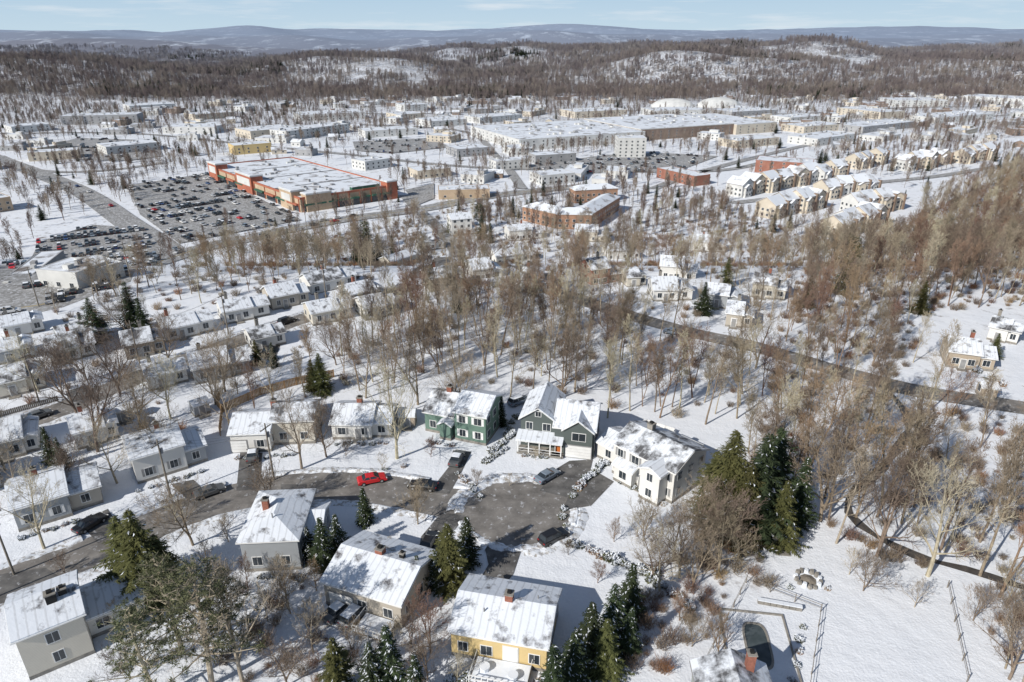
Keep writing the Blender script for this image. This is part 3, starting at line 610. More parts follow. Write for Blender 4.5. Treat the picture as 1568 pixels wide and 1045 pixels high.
# ---------------------------------------------------------------- cars
def carmesh(name,col,suv=False,snow=False):
    mb=MB(); prof=[(-2.3,.35),(-2.28,.78),(-2.1,.92),(-1.35 if not suv else -2.15,.98),(1.0,.95),(2.05,.80),(2.28,.62),(2.3,.35)]
    W_=.90
    def sec(y,sc): return [(x,y,z if z<.5 else .5+(z-.5)*sc) for x,z in prof]
    ys=[(-W_,.82),(-W_*.93,1.0),(W_*.93,1.0),(W_,.82)]
    S=[sec(*q) for q in ys]
    for a,b_ in zip(S,S[1:]):
        for i in range(len(prof)-1): mb.face([a[i],b_[i],b_[i+1],a[i+1]],col)
    mb.face(S[0][::1],col); mb.face(S[-1][::-1],col)
    mb.box(-2.25,2.25,-.82,.82,.22,.352,'tyre')
    top=1.43 if not suv else 1.72
    b0,b1=(-1.55,1.15) if not suv else (-2.15,1.1); t0,t1=(-.95,.35) if not suv else (-1.85,.35)
    zb=.93; w0,w1=.83,.64
    B=[(b0,-w0,zb),(b1,-w0,zb),(b1,w0,zb),(b0,w0,zb)]; T_=[(t0,-w1,top-.07),(t1,-w1,top-.07),(t1,w1,top-.07),(t0,w1,top-.07)]
    mb.hexa(B+T_,'glass')
    T2=[(t0-.05,-w1-.04,top-.07),(t1+.05,-w1-.04,top-.07),(t1+.05,w1+.04,top-.07),(t0-.05,w1+.04,top-.07)]
    T3=[(t0+.1,-w1+.1,top),(t1-.1,-w1+.1,top),(t1-.1,w1-.1,top),(t0+.1,w1-.1,top)]
    mb.hexa(T2+T3,'snow_clump' if snow else col)
    for y in (-1,1):
        for xb,xt in ((b0,t0),(b1,t1),((b0+b1)/2-.1,(t0+t1)/2-.1)):
            mb.face([(xb-.06,y*w0*1.01,zb),(xb+.06,y*w0*1.01,zb),(xt+.06,y*w1*1.03,top-.07),(xt-.06,y*w1*1.03,top-.07)],col)
        for xw in (-1.42,1.42):
            i=len(mb.V); n=12; k=mb.mi('tyre')
            for yy in (y*.70,y*.93):
                for a in range(n): mb.V.append((xw+.34*math.cos(a*math.pi/6),yy,.34+.34*math.sin(a*math.pi/6)))
            for a in range(n): mb.F.append((i+a,i+(a+1)%n,i+n+(a+1)%n,i+n+a)); mb.M.append(k)
            mb.F.append(tuple(i+n+a for a in range(n))); mb.M.append(k)
            mb.face([(xw+.2*math.cos(a*math.pi/4),y*.94,.34+.2*math.sin(a*math.pi/4)) for a in range(8)],'steel')
        mb.box(.75,.95,min(y*.85,y*1.03),max(y*.85,y*1.03),.98,1.1,col)
        mb.box(2.2,2.31,min(y*.5,y*.82),max(y*.5,y*.82),.6,.72,'white_trim'); mb.box(-2.32,-2.2,min(y*.5,y*.82),max(y*.5,y*.82),.68,.8,'lamp_red')
    return mb.mesh(name)
CM={(c,s_,w_):carmesh('car_mesh',c,s_,w_) for c in CARCOL for s_ in (False,True) for w_ in (False,True)}
def car(px,py,qx,qy,c,suv=False,snow=False,name='parked_car'):
    x,y=P(px,py); a,b_=P(qx,qy); link(name,CM[(c,suv,snow)],(x,y,T(x,y)+zoff(y)+.02),math.atan2(b_-y,a-x))
car(570,738,590,734,'car_red',False); car(838,733,852,725,'car_slate'); car(848,827,866,818,'car_black',True); car(648,748,620,745,'car_black')
car(657,835,668,815,'car_black'); car(322,757,345,749,'car_grey'); car(545,945,560,930,'car_silver',True,True); car(795,618,812,612,'car_slate',True,True)
car(388,700,390,690,'car_grey',False,True); car(700,706,706,695,'car_grey',False,True)
car(140,806,150,800,'car_black'); car(410,540,415,530,'car_black'); car(60,640,80,633,'car_grey'); car(440,495,455,490,'car_black',True); car(520,474,535,469,'car_grey')
car(1030,512,1045,515,'car_slate'); car(520,938,535,925,'car_grey',False,True)
BLM=None
def fill(poly,da,occ,lines=True):
    c,s_=math.cos(da),math.sin(da); X=[c*x+s_*y for x,y in poly]; Y=[-s_*x+c*y for x,y in poly]
    y=min(Y)+3; row=0; mb=MB()
    while y<max(Y):
        x=min(X); oc=occ*U(.55,1.25)
        while x<max(X):
            wx,wy=c*x-s_*y,s_*x+c*y
            if bool(inpoly(wx,wy,poly)) and not (BLM and BLM(wx,wy)):
                z=T(wx,wy)+zoff(wy)
                if lines:
                    q=[(x-1.4,y-2.4),(x-1.25,y-2.4),(x-1.25,y+2.4),(x-1.4,y+2.4)]
                    mb.face([(c*a-s_*b_,s_*a+c*b_,z+.09) for a,b_ in q],'line_white')
                if R()<oc:
                    k=random.choice(list(CARCOL)); k='car_black' if R()<.25 else k; k='car_grey' if k in('car_red','car_blue') and R()<.75 else k
                    link('parked_car',CM[(k,R()<.5,R()<.3)],(wx,wy,z+.05),da+math.pi/2+(math.pi if R()<.5 else 0)+U(-.03,.03))
            x+=2.8
        y+=5.2 if row%2==0 else 12.5; row+=1
    if mb.F: mb.obj('stall_marking')
a0,a1=P(275,374),P(462,338)
fill(LOT1,math.atan2(a1[1]-a0[1],a1[0]-a0[0]),.42)
BRECT=[PP([(62,442),(126,448),(196,430),(190,405),(62,415)]),PP([(-20,474),(106,412),(106,392),(-20,445)])]
BLM=lambda x,y: any(bool(inpoly(x,y,q)) for q in BRECT)
a0,a1=P(60,372),P(225,352)
fill(LOT2,math.atan2(a1[1]-a0[1],a1[0]-a0[0]),.8,False)
BLM=None
fill(LOT3,.05,.3,False); fill(LOT4,.1,.2,False); fill(LOT6,.1,.25,False)
for l,n in (([(-40,232),(20,252),(120,292),(200,345),(275,395)],9),([(0,478),(130,437),(250,400),(400,362),(520,338),(640,322)],12)):
    d=densify(PP(l),4); ns=normals(d)
    for _ in range(n):
        i=random.randrange(1,len(d)-1); sd=random.choice((-1,1)); x=d[i][0]+ns[i][0]*sd*2.6; y=d[i][1]+ns[i][1]*sd*2.6
        link('car',CM[(random.choice(list(CARCOL)),R()<.5,False)],(x,y,T(x,y)+zoff(y)+.06),math.atan2(ns[i][1],ns[i][0])+math.pi/2*sd)

# ---------------------------------------------------------------- fences, pool, details
def fence(pts,h_,mat,name='fence',step=2.4,solid=True):
    d=PP(pts); mb=MB()
    for p,q in zip(d,d[1:]):
        l=math.dist(p,q); n=max(1,int(l/step)); a=math.atan2(q[1]-p[1],q[0]-p[0]); c,s_=math.cos(a),math.sin(a)
        def w(u,v,z): return (p[0]+c*u-s_*v,p[1]+s_*u+c*v,z+T(p[0]+c*u,p[1]+s_*u))
        def bx(u0,u1,v0,v1,z0,z1,m): mb.hexa([w(u0,v0,z0),w(u1,v0,z0),w(u1,v1,z0),w(u0,v1,z0),w(u0,v0,z1),w(u1,v0,z1),w(u1,v1,z1),w(u0,v1,z1)],m)
        for i in range(n+1): u=l*i/n; bx(u-.05,u+.05,-.05,.05,-.2,h_+.1,mat)
        if solid:
            k=int(l/.3)
            for i in range(k): bx(i*l/k,(i+.85)*l/k,.065,.09,.05,h_+U(-.03,.03),mat)
        for z in ((.3,h_-.2) if solid else (h_*.5,h_-.1)): bx(0,l,-.02,.02,z,z+.05,mat)
    return mb.obj(name)
fence([(338,668),(342,632),(400,606),(455,590),(512,578)],1.8,'timber','wooden_fence'); fence([(342,632),(333,622),(338,612)],1.8,'timber','wooden_fence')
fence([(1068,1040),(1142,893),(1256,937),(1238,1060)],1.2,'timber_grey','fence',2.4,False)
fence([(966,690),(990,650),(1032,664),(1018,690)],1.0,'white_trim','fence',1.6,True)
fence([(1450,900),(1480,1045)],1.1,'timber_grey','fence',2.6,False)
fence([(0,640),(90,615)],1.2,'timber_grey','fence')
# pool with rectangular coping and a low patio edge
px0,py0=P(1160,988); mb=MB()
def sup(t,a,b_): c,s_=math.cos(t),math.sin(t); return (a*math.copysign(abs(c)**.55,c),b_*math.copysign(abs(s_)**.55,s_))
ts=[i*math.pi/16 for i in range(32)]
mb.face([(*sup(t,1.25,3.1),.05) for t in ts],'pool_cover'); n=len(ts)
for i in range(n):
    a,b_=ts[i],ts[(i+1)%n]; q=[sup(a,1.25,3.1),sup(a,1.5,3.4),sup(b_,1.5,3.4),sup(b_,1.25,3.1)]
    mb.hexa([(*k,0) for k in q]+[(*k,.12) for k in q],'stone')
for q in ((-3.9,3.9,4.9,5.1),(-3.9,3.9,-5.4,-5.2),(-3.9,-3.7,-5.2,4.9),(3.7,3.9,-5.2,4.9)): mb.box(*q,0,.22,'stone')
mb.obj('swimming_pool',(px0,py0,.0),-.14)
mb=MB()
for i in range(7): mb.box(i*.75,i*.75+.7,0,.5,0,.5+U(-.05,.05),'stone'); mb.box(i*.75-.02,i*.75+.72,-.03,.53,.56,.66,'snow_clump')
x,y=P(1160,925); mb.obj('garden_wall',(x,y,0),-.25)
x,y=P(1237,888); mb=MB()
for i in range(14):
    a=i*math.pi/7; mb.cyl(1.5*math.cos(a),1.5*math.sin(a),0,U(.35,.6),.34,.28,'stone' if i%3 else 'snow_clump',6)
mb.cyl(0,0,0,.35,1.1,.2,'timber_grey',8); mb.obj('fire_pit',(x,y,0))
def pole(px,py,hh=10.5):
    x,y=P(px,py); mb=MB(); mb.cyl(0,0,-.5,hh,.17,.11,'timber_grey',8); mb.box(-1.2,1.2,-.06,.06,hh-.9,hh-.75,'timber_grey')
    mb.cyl(.35,.0,hh-2.6,hh-1.7,.22,.22,'steel',8)
    for k in (-1.1,-.5,.5,1.1): mb.cyl(k,0,hh-.75,hh-.55,.05,.04,'steel',6)
    mb.obj('utility_pole',(x,y,T(x,y)),1.2); return Vector((x,y,T(x,y)+hh-.6))
def wires(ps):
    mb=MB()
    for a,b_ in zip(ps,ps[1:]):
        for o in (-.9,0,.9):
            pv=None
            for i in range(9):
                t=i/8; q=a.lerp(b_,t)+Vector((o*.3,o,-1.2*4*t*(1-t)))
                if pv is not None:
                    for dv in ((0,0,.012),(0,.012,0)):
                        dv=Vector(dv); mb.face([pv-dv,q-dv,q+dv,pv+dv],'tyre')
                pv=q
    mb.obj('power_line')
wires([pole(-90,950),pole(22,880),pole(262,762),pole(420,735)]); wires([pole(-60,655),pole(60,615),pole(215,560),pole(350,512),pole(500,462)])
wires([pole(-80,505,11),pole(60,470,11),pole(200,425,11),pole(330,385,11),pole(470,352,11),pole(600,332,11)])

# ---------------------------------------------------------------- trees
def tube(V,F,pts,rad,n):
    i0=len(V)
    for i,p in enumerate(pts):
        d=(pts[min(i+1,len(pts)-1)]-pts[max(i-1,0)])
        if d.length<1e-6: d=Vector((0,0,1))
        d.normalize(); a=d.orthogonal().normalized(); b_=d.cross(a)
        for k in range(n):
            t=2*math.pi*k/n; V.append(tuple(p+(a*math.cos(t)+b_*math.sin(t))*rad[i]))
    for i in range(len(pts)-1):
        for k in range(n):
            k2=(k+1)%n; F.append((i0+i*n+k,i0+i*n+k2,i0+(i+1)*n+k2,i0+(i+1)*n+k))
def rv(s=1): return Vector((U(-s,s),U(-s,s),U(-s,s)))
def bare_tree(name,H,kind,mat,counts,rmin,seed):
    random.seed(seed); V=[];F=[]
    fork=kind=='open' and seed%2==0
    fork2=kind=='forest' and seed%3==0
    def grow(p,d,L,r,lv):
        ns=(7,4,3,2,1)[lv]; pts=[p.copy()]; rad=[r]; dd=d.normalized()
        up=(0,.12,.18,.17,.1)[lv]
        for i in range(ns):
            dd=(dd+rv((.07,.18,.24,.3,.3)[lv])+Vector((0,0,up))).normalized(); pts.append(pts[-1]+dd*L/ns)
            rad.append(max(rmin*.5,r*(1-(i+1)/ns*(.88 if lv else .9))))
        tube(V,F,pts,rad,(7,4,3,3,3)[lv] if counts[-1]!=-1 else (4,3,3,3,3)[lv])
        if lv+1>=5 or lv>=len(counts) or counts[lv]<=0: return
        n=counts[lv]; t0=(.34 if kind=='forest' else .2) if lv==0 else .2
        for k in range(n):
            t=t0+(1-t0)*((k+R()*.8)/n); t=min(t,.99); f=t*ns; i=min(int(f),ns-1); q=pts[i].lerp(pts[i+1],f-i)
            ax=(pts[i+1]-pts[i]).normalized(); o=ax.orthogonal().normalized(); o=Matrix.Rotation(k*2.4+U(-.6,.6),3,ax)@o
            if lv==0:
                ang=U(.45,.85) if kind=='forest' else U(.55,1.05); ang*=(1.15-.45*t)
                l=H*(.34 if kind=='forest' else .48)*(1.12-.72*t)*U(.6,1.2)
                if kind=='forest' and t<.55: l*=.7
            else: ang=U(.4,.9); l=L*U(.38,.62)*(1.1-.45*t)
            cd=ax*math.cos(ang)+o*math.sin(ang)
            grow(q,cd,l,max(rmin,(rad[i]*((.42 if lv==0 else .45) if not (lv==0 and k<3 and kind=='open') else .65))),lv+1)
    r0=H*.0105 if kind=='forest' else H*.015
    grow(Vector((0,0,-.3)),Vector((U(-.05,.05),U(-.05,.05),1)),H*(.92 if kind=='forest' else .78),r0,0)
    if fork: grow(Vector((.1,0,H*.12)),Vector((U(.25,.4),U(-.3,.3),1)),H*.66,r0*.75,0)
    if fork2: grow(Vector((.1,0,H*.15)),Vector((U(.12,.2),U(-.15,.15),1)),H*.72,r0*.75,0)
    me=bpy.data.meshes.new(name); me.from_pydata(V,[],F); me.materials.append(MATS[mat]); return me
TREES=[bare_tree('forest_tree_mesh',20,'forest',('bark','bark_pale','bark_red','bark_pale','bark','bark')[i],(15,7,6,3),.021,100+i) for i in range(6)]
OPEN=[bare_tree('open_tree_mesh',18,'open',('bark','bark_pale','bark','bark_pale')[i],(12,7,6,3),.021,200+i) for i in range(4)]
SMALL=[bare_tree('small_tree_mesh',7,'open',('bark','bark_pale','bark_red')[i],(12,7,5,2),.014,300+i) for i in range(3)]
def place(name,me,x,y,sc,tl=.05): return link(name,me,(x,y,T(x,y)-.1),U(0,6.28),sc,(U(-tl,tl),U(-tl,tl)))
def conifer(name,H,Rm,mat,seed,snow=.12,gap=.1):
    random.seed(seed); V=[];F=[];M=[]
    tube(V,F,[Vector((0,0,-.3)),Vector((U(-.1,.1),U(-.1,.1),H*.5)),Vector((0,0,H))],[H*.018,H*.011,.02],6); M+=[0]*len(F)
    z=H*.06
    while z<H*.985:
        t=z/H; rl=Rm*(1-t)**.75*U(.7,1.15)*(min(1,.6+t*4)); nb=max(4,int(6+10*(1-t)))
        a0=U(0,6.28)
        for k in range(nb):
            if R()<gap: continue
            a=a0+k*2*math.pi/nb+U(-.25,.25); l=rl*U(.5,1.25)*(1+.2*math.sin(a*2+seed+z*.4)); dr=-.18-.25*(1-t)+U(-.1,.1)
            dx,dy=math.cos(a),math.sin(a); steps=max(3,int(l/.24))
            for s_ in range(steps):
                u=(s_+.6)/steps; c=Vector((dx*l*u,dy*l*u,z+l*u*dr+.16*l*u*u))
                for sd in (-1,1):
                    wd=(1.15-u)*l*.30+.16
                    side=Vector((-dy*sd,dx*sd,-.25+U(-.2,.2)))*wd*U(.6,1.1); fw=Vector((dx,dy,U(-.3,.1)))*U(.22,.42)
                    i=len(V); q0=c+rv(.05); V+= [tuple(q0-fw*.4),tuple(q0+fw*.6),tuple(q0+side+fw)]
                    F.append((i,i+1,i+2)); M.append(2 if R()<snow else 1)
        z+=max(.16,.34*(1-t*.5))*H/12
    me=bpy.data.meshes.new(name); me.from_pydata(V,[],F)
    for m_ in ('bark',mat,'snow_clump'): me.materials.append(MATS[m_])
    me.polygons.foreach_set('material_index',M); return me
CON=[conifer('spruce_mesh',12,2.9,'needles',400,.05),conifer('spruce_mesh',12,3.6,'needles_olive',401,.02,.15),conifer('spruce_mesh',12,2.9,'needles',402,.14,.15),conifer('spruce_mesh',12,4.2,'needles',403,.03,.2)]
def pine(name,H,mat,seed,cl=7,q_=20):
    random.seed(seed); V=[];F=[];M=[]
    tube(V,F,[Vector((0,0,-.3)),Vector((.2,0,H*.5)),Vector((U(-.4,.4),.2,H*.97))],[H*.02,H*.014,.04],7); M+=[0]*len(F)
    for k in range(44):
        t=.25+.73*(k/44); a=k*2.4+U(-.4,.4); l=H*.32*(1.15-t)*U(.6,1.25)+.6; d=Vector((math.cos(a),math.sin(a),U(.05,.4)))
        p0=Vector((0,0,H*t)); n0=len(F); pts=[p0,p0+d*l*.5+rv(.2),p0+d*l+Vector((0,0,.3))]; tube(V,F,pts,[.09,.06,.025],4); M+=[0]*(len(F)-n0)
        for j in range(5):
            n0=len(F); b0=p0+d*l*U(.3,.95); tube(V,F,[b0,b0+rv(1)*.8+d*.4],[.03,.015],3); M+=[0]*(len(F)-n0)
        for j in range(cl):
            c=p0+d*l*U(.4,1.08)+rv(.6)
            for q in range(q_):
                v=rv(1).normalized(); v.z=v.z*.6+.15; b0=c+v*U(.03,.3); i=len(V); w=rv(.055); e=b0+v*U(.25,.5)
                V+=[tuple(b0-w),tuple(b0+w),tuple(e)]; F.append((i,i+1,i+2)); M.append(1)
    me=bpy.data.meshes.new(name); me.from_pydata(V,[],F)
    for m_ in ('bark_pale',mat): me.materials.append(MATS[m_])
    me.polygons.foreach_set('material_index',M); return me
PIN=[pine('pine_mesh',15,'needles_pale',500,7,26),pine('pine_mesh',15,'needles',501,8,26)]
def shrub(name,seed,mat,snow):
    random.seed(seed); V=[];F=[];M=[]
    for i in range(420):
        v=rv(1).normalized(); v.z=abs(v.z); r=U(.55,1.0)*(1+.25*math.sin(v.x*5+seed)); c=Vector((v.x*.75*r,v.y*.75*r,v.z*.85*r)); w=rv(.16); w2=rv(.16); k=len(V)
        V+=[tuple(c-w),tuple(c+w),tuple(c+w2+v*.12)]; F.append((k,k+1,k+2)); M.append(1 if (v.z>.45 and R()<snow) or R()<snow*.2 else 0)
    me=bpy.data.meshes.new(name); me.from_pydata(V,[],F); me.materials.append(MATS[mat]); me.materials.append(MATS['snow_clump']); me.polygons.foreach_set('material_index',M); return me
SHR=[shrub('shrub_mesh',1,'needles',.75),shrub('shrub_mesh',2,'brush',.55),shrub('shrub_mesh',3,'needles_olive',.6)]
random.seed(21)
conl=[(230,918,14,1),(205,905,12,1),(258,900,9,1),(498,868,8.5,0),(520,850,7,2),(478,860,6,2),(560,802,6.5,0),(690,893,10,1),(716,862,8,0),(668,900,6,2),(1108,805,16.5,1),(1150,815,16.5,3),(1192,835,11,1),(1172,785,15,3),(1088,785,11,1),(1130,828,13,1),(1215,805,12,0),
(872,1062,9,0),(903,1014,9,0),(937,985,9,2),(962,948,8.5,0),(848,1095,10,0),(925,1030,8,1),(960,1000,7,0),(600,1050,9,2),(572,1065,8,2),(520,1062,8,1),(640,1075,7,2),
(565,402,15,3),(548,405,12,3),(580,400,12,0),(738,366,12,3),(752,372,10,0),(210,508,13,3),(150,522,11,3),(222,515,10,0),(1075,482,9,3),(1302,432,12,1),(1285,448,10,1),(1112,440,9,1),(395,558,6,1),(420,562,6,0),(495,602,9,1),(480,598,7,1),(768,652,6,0),
(690,357,9,1),(1408,480,9,1),(785,332,11,0),(832,300,10,0),(1030,400,8,0),(1520,548,6,1),(700,478,8,0),(82,708,7,0),(98,716,6,2),(845,322,9,0),(1262,262,13,3),(1278,262,12,3),(1295,255,11,0),(1130,258,9,0),(602,392,10,0),(640,905,6,2),(1255,250,11,3),(700,345,8,0),(1420,262,9,0),(1235,470,9,1),(1330,380,9,1),(880,1045,8,2),(410,170,14,3),(440,165,14,3),(330,180,13,0),(240,225,10,0),(90,270,9,0)]
for px,py,hh,k in conl:
    x,y=P(px,py); s_=hh/12; place('spruce_tree',CON[k],x,y,(s_*U(.95,1.15),s_*U(.95,1.15),s_),.03)
for px,py,hh,k in ((325,1050,17,0),(280,1000,14,0),(240,1070,13,0),(735,350,13,1),(1295,420,12,1),(560,385,14,1),(365,1005,12,0)):
    x,y=P(px,py); place('pine_tree',PIN[k],x,y,hh/15)
opl=[(608,702,20),(462,718,16),(68,840,15),(150,692,19),(120,640,17),(185,605,18),(355,662,14),(345,600,15),(262,642,15),(1342,852,17),(1420,882,20),(1256,798,19),(296,835,13),(372,1046,17),(1040,885,12),(1010,905,11),(1082,852,14),(8,720,13),(1000,885,10),
(1065,830,12),(1030,860,11),(1100,880,12),(215,655,14),(60,600,14),(1130,860,10),(260,560,13),(655,1040,8),(440,1050,9),(880,600,16),(1060,560,12),(30,760,12),(440,930,9),(480,1000,9),(1060,900,10),(1545,1040,12),(330,620,13),(420,620,12),(640,620,17),(560,610,15),(100,760,11),(705,650,15),(860,610,16),(250,700,14),(180,740,13),(500,700,12)]
for px,py,hh in opl:
    x,y=P(px,py); place('bare_tree',random.choice(OPEN),x,y,hh/18)
for px,py,hh in ((1190,762,19),(1230,742,20),(1310,792,17),(1280,832,16),(1380,802,18),(1440,842,18),(1500,882,19),(1530,915,18),(1350,770,19),(600,640,17),(780,620,18),(930,640,16),(1010,640,16),(1080,650,17)):
    x,y=P(px,py); place('bare_tree',random.choice(TREES),x,y,hh/19)
sml=[(410,785,9),(985,828,7),(915,893,4),(600,865,5),(640,803,8),(975,822,5),(1322,905,7),(1300,880,5),(940,830,4),(585,720,4),(820,705,3),(730,745,3.5),(485,905,5),(660,1000,9),(430,900,6),(445,940,7),(410,950,6),(470,960,5),(380,900,5),(600,1000,6),(630,990,6),(540,1000,5),(1100,1000,6),(1040,950,5),(1060,990,5),(350,830,5),(270,800,6),(1400,930,5),(1490,950,6),(1540,930,8),(100,880,4),(700,1045,5),(180,960,5),(200,1040,6),(320,880,7),(350,920,7),(870,850,3),(780,745,3),(660,700,4),(530,700,4)]
for px,py,hh in sml:
    x,y=P(px,py); place('small_bare_tree',random.choice(SMALL),x,y,hh/7)
def scatter(poly,sp):
    xs=[p[0] for p in poly]; ys=[p[1] for p in poly]; out=[]
    y=min(ys)
    while y<max(ys):
        x=min(xs)
        while x<max(xs):
            a,b_=x+U(-.5,.5)*sp,y+U(-.5,.5)*sp
            if bool(inpoly(a,b_,poly)) and not blocked(a,b_): out.append((a,b_))
            x+=sp
        y+=sp
    return out
for c_ in (PP([(1400,482),(1560,470),(1700,560),(1568,605),(1400,585)]),PP([(1180,850),(1440,880),(1500,1060),(1180,1060)]),PP([(630,690),(1000,640),(1130,680),(1040,830),(780,850),(560,760)]),
           PP([(1010,640),(1125,665),(1090,720),(1000,680)])): mark(c_)
Z1=PP([(500,560),(560,500),(640,440),(760,425),(880,452),(1000,478),(1180,540),(1180,600),(1135,655),(1000,640),(940,628),(780,592),(650,592),(540,600)])
Z2=PP([(1180,560),(1215,440),(1290,370),(1420,320),(1640,230),(2000,300),(2100,700),(1900,1300),(1560,1150),(1500,930),(1420,850),(1310,815),(1215,800),(1080,775),(1140,680),(1180,600)])
Z3=PP([(-60,560),(-60,495),(250,415),(450,372),(600,345),(650,400),(560,440),(420,480),(200,510)])
Z4=PP([(600,340),(780,300),(800,355),(960,355),(1130,305),(1180,345),(1300,375),(1215,540),(1000,475),(880,448),(640,430)])
Z5=PP([(-150,780),(-60,560),(200,510),(420,480),(500,560),(520,600),(340,670),(200,690),(0,790)])
forest=[]
for z,sp,sr in ((Z1,4.9,(.5,.92)),(Z2,6.2,(.5,.95)),(Z3,7.6,(.42,.8)),(Z4,8.8,(.38,.78)),(Z5,9.6,(.45,.85))):
    forest+=[(q,sr) for q in scatter(z,sp)]
forest+=[(q,(.6,.95)) for q in scatter(PP([(1500,900),(1620,900),(1750,1150),(1540,1080)]),6)]
for (x,y),sr in forest:
    if math.sin(x/13+1.7*math.sin(y/17))+math.sin(y/11-x/29)<-1.35: continue
    o=R()<(.08 if sr[0]==.5 else .22); place('bare_tree',random.choice(OPEN if o else TREES),x,y,U(*sr),.08)
shl=[]
def srow(a,b_,n,s0,s1):
    A,B=P(*a),P(*b_)
    for i in range(n): t=i/max(1,n-1); shl.append((A[0]+(B[0]-A[0])*t+U(-.3,.3),A[1]+(B[1]-A[1])*t+U(-.3,.3),U(s0,s1)))
srow((742,708),(775,690),6,.7,1.1); srow((752,692),(782,668),6,.8,1.3); srow((776,665),(790,640),4,.8,1.2); srow((884,748),(965,672),14,.8,1.2); srow((875,760),(892,742),3,.6,.9)
srow((655,676),(690,684),5,.5,.8); srow((800,698),(835,702),5,.5,.7); srow((945,735),(1015,772),9,.6,.9); srow((515,680),(590,680),8,.5,.8); srow((365,702),(450,698),7,.5,.8)
srow((215,752),(310,722),8,.5,.8); srow((690,1040),(850,1050),8,.7,1.1); srow((400,885),(460,885),5,.7,1.0); srow((880,835),(1000,880),12,.8,1.3); srow((35,825),(150,790),8,.5,.8); srow((700,725),(735,760),6,.6,1.0); srow((1210,900),(1265,900),2,.5,.8)
srow((860,780),(875,835),5,.5,1.0); srow((1225,960),(1215,1040),5,.5,.8); srow((560,725),(620,715),3,.5,.8); srow((985,880),(1060,930),8,.7,1.2); srow((1480,560),(1530,590),4,1,1.5)
for x,y,s_ in shl: place('shrub',random.choice(SHR),x,y,s_)

# instanced masses
def coll(name,meshes):
    c=bpy.data.collections.new(name)
    for i,me in enumerate(meshes):
        o=bpy.data.objects.new(f'{name}_piece',me); c.objects.link(o)
    return c
def instancer(name,pts,scl,rot,idx,c):
    me=bpy.data.meshes.new(name); me.from_pydata(pts,[],[])
    a=me.attributes.new('scl','FLOAT','POINT'); a.data.foreach_set('value',scl)
    a=me.attributes.new('rotz','FLOAT','POINT'); a.data.foreach_set('value',rot)
    a=me.attributes.new('idx','INT','POINT'); a.data.foreach_set('value',idx)
    o=bpy.data.objects.new(name,me); SC.collection.objects.link(o)
    ng=bpy.data.node_groups.new(name,'GeometryNodeTree'); ng.interface.new_socket('Geometry',in_out='INPUT',socket_type='NodeSocketGeometry'); ng.interface.new_socket('Geometry',in_out='OUTPUT',socket_type='NodeSocketGeometry')
    gi=ng.nodes.new('NodeGroupInput'); go=ng.nodes.new('NodeGroupOutput'); ip=ng.nodes.new('GeometryNodeInstanceOnPoints'); ci=ng.nodes.new('GeometryNodeCollectionInfo')
    ci.inputs['Collection'].default_value=c; ci.inputs['Separate Children'].default_value=True; ci.inputs['Reset Children'].default_value=True
    def na(nm,dt):
        n=ng.nodes.new('GeometryNodeInputNamedAttribute'); n.data_type=dt; n.inputs['Name'].default_value=nm
        return next(q for q in n.outputs if q.enabled and q.name=='Attribute')
    cx_=ng.nodes.new('ShaderNodeCombineXYZ'); L_=ng.links
    L_.new(na('rotz','FLOAT'),cx_.inputs[2]); L_.new(gi.outputs[0],ip.inputs['Points']); L_.new(ci.outputs[0],ip.inputs['Instance']); ip.inputs['Pick Instance'].default_value=True
    L_.new(na('idx','INT'),ip.inputs['Instance Index']); L_.new(cx_.outputs[0],ip.inputs['Rotation']); L_.new(na('scl','FLOAT'),ip.inputs['Scale']); L_.new(ip.outputs[0],go.inputs[0])
    md=o.modifiers.new('instances','NODES'); md.node_group=ng; return o
FT=[bare_tree('far_tree_mesh',17,'open' if i==1 else 'forest','bark_far',(13,6,4,-1),.06,600+i) for i in range(4)]
def patch(name,seed,rad,n):
    random.seed(seed); V=[];F=[]
    for i in range(n):
        me=FT[i%4]; a=U(0,6.28); r=rad*math.sqrt(R()); sc=U(.6,1.15); th=U(0,6.28); c,s_=math.cos(th)*sc,math.sin(th)*sc; ox,oy=r*math.cos(a),r*math.sin(a)
        co=np.empty(len(me.vertices)*3); me.vertices.foreach_get('co',co); co=co.reshape(-1,3)
        q=np.stack([co[:,0]*c-co[:,1]*s_+ox,co[:,0]*s_+co[:,1]*c+oy,co[:,2]*sc],1); o=len(V); V+=q.tolist()
        F+=[tuple(o+k for k in p.vertices) for p in me.polygons]
    me=bpy.data.meshes.new(name); me.from_pydata(V,[],F); me.materials.append(MATS['bark_far']); return me
PT=[patch('woodland_patch_mesh',700+i,26,19) for i in range(3)]
cf=coll('far_tree_set',FT+[CON[0],CON[3]]); cpz=coll('woodland_set',PT+[CON[3]])
random.seed(41)
pts=[];scl=[];rot=[];idx=[]
y=250
while y<1350:
    sp=6.8+y*.0030; x=-.85*y-40
    while x<.85*y+40:
        a,b_=x+U(-.5,.5)*sp,y+U(-.5,.5)*sp; x+=sp
        if blocked(a,b_): continue
        if b_<330 and (bool(inpoly(a,b_,Z3)) or bool(inpoly(a,b_,Z4)) or bool(inpoly(a,b_,Z2)) or bool(inpoly(a,b_,Z5))): continue
        cl=math.sin(a/55+1.3*math.sin(b_/70))+math.sin(b_/48+a/110)+math.sin(a/23-b_/31)*.6
        pr=(.90 if cl>0 else .20)
        if b_>850 or a<-330: pr=min(.92,pr+.3)
        if R()<pr:
            pts.append((a,b_,T(a,b_)-.2)); scl.append(U(.42,.85)); rot.append(U(0,6.28)); k=random.randrange(4)
            if R()<.07: k=4+random.randrange(2)
            idx.append(k)
    y+=sp
print('valley trees',len(pts))
instancer('distant_tree_mass',pts,scl,rot,idx,cf)
pts=[];scl=[];rot=[];idx=[]
y=1120
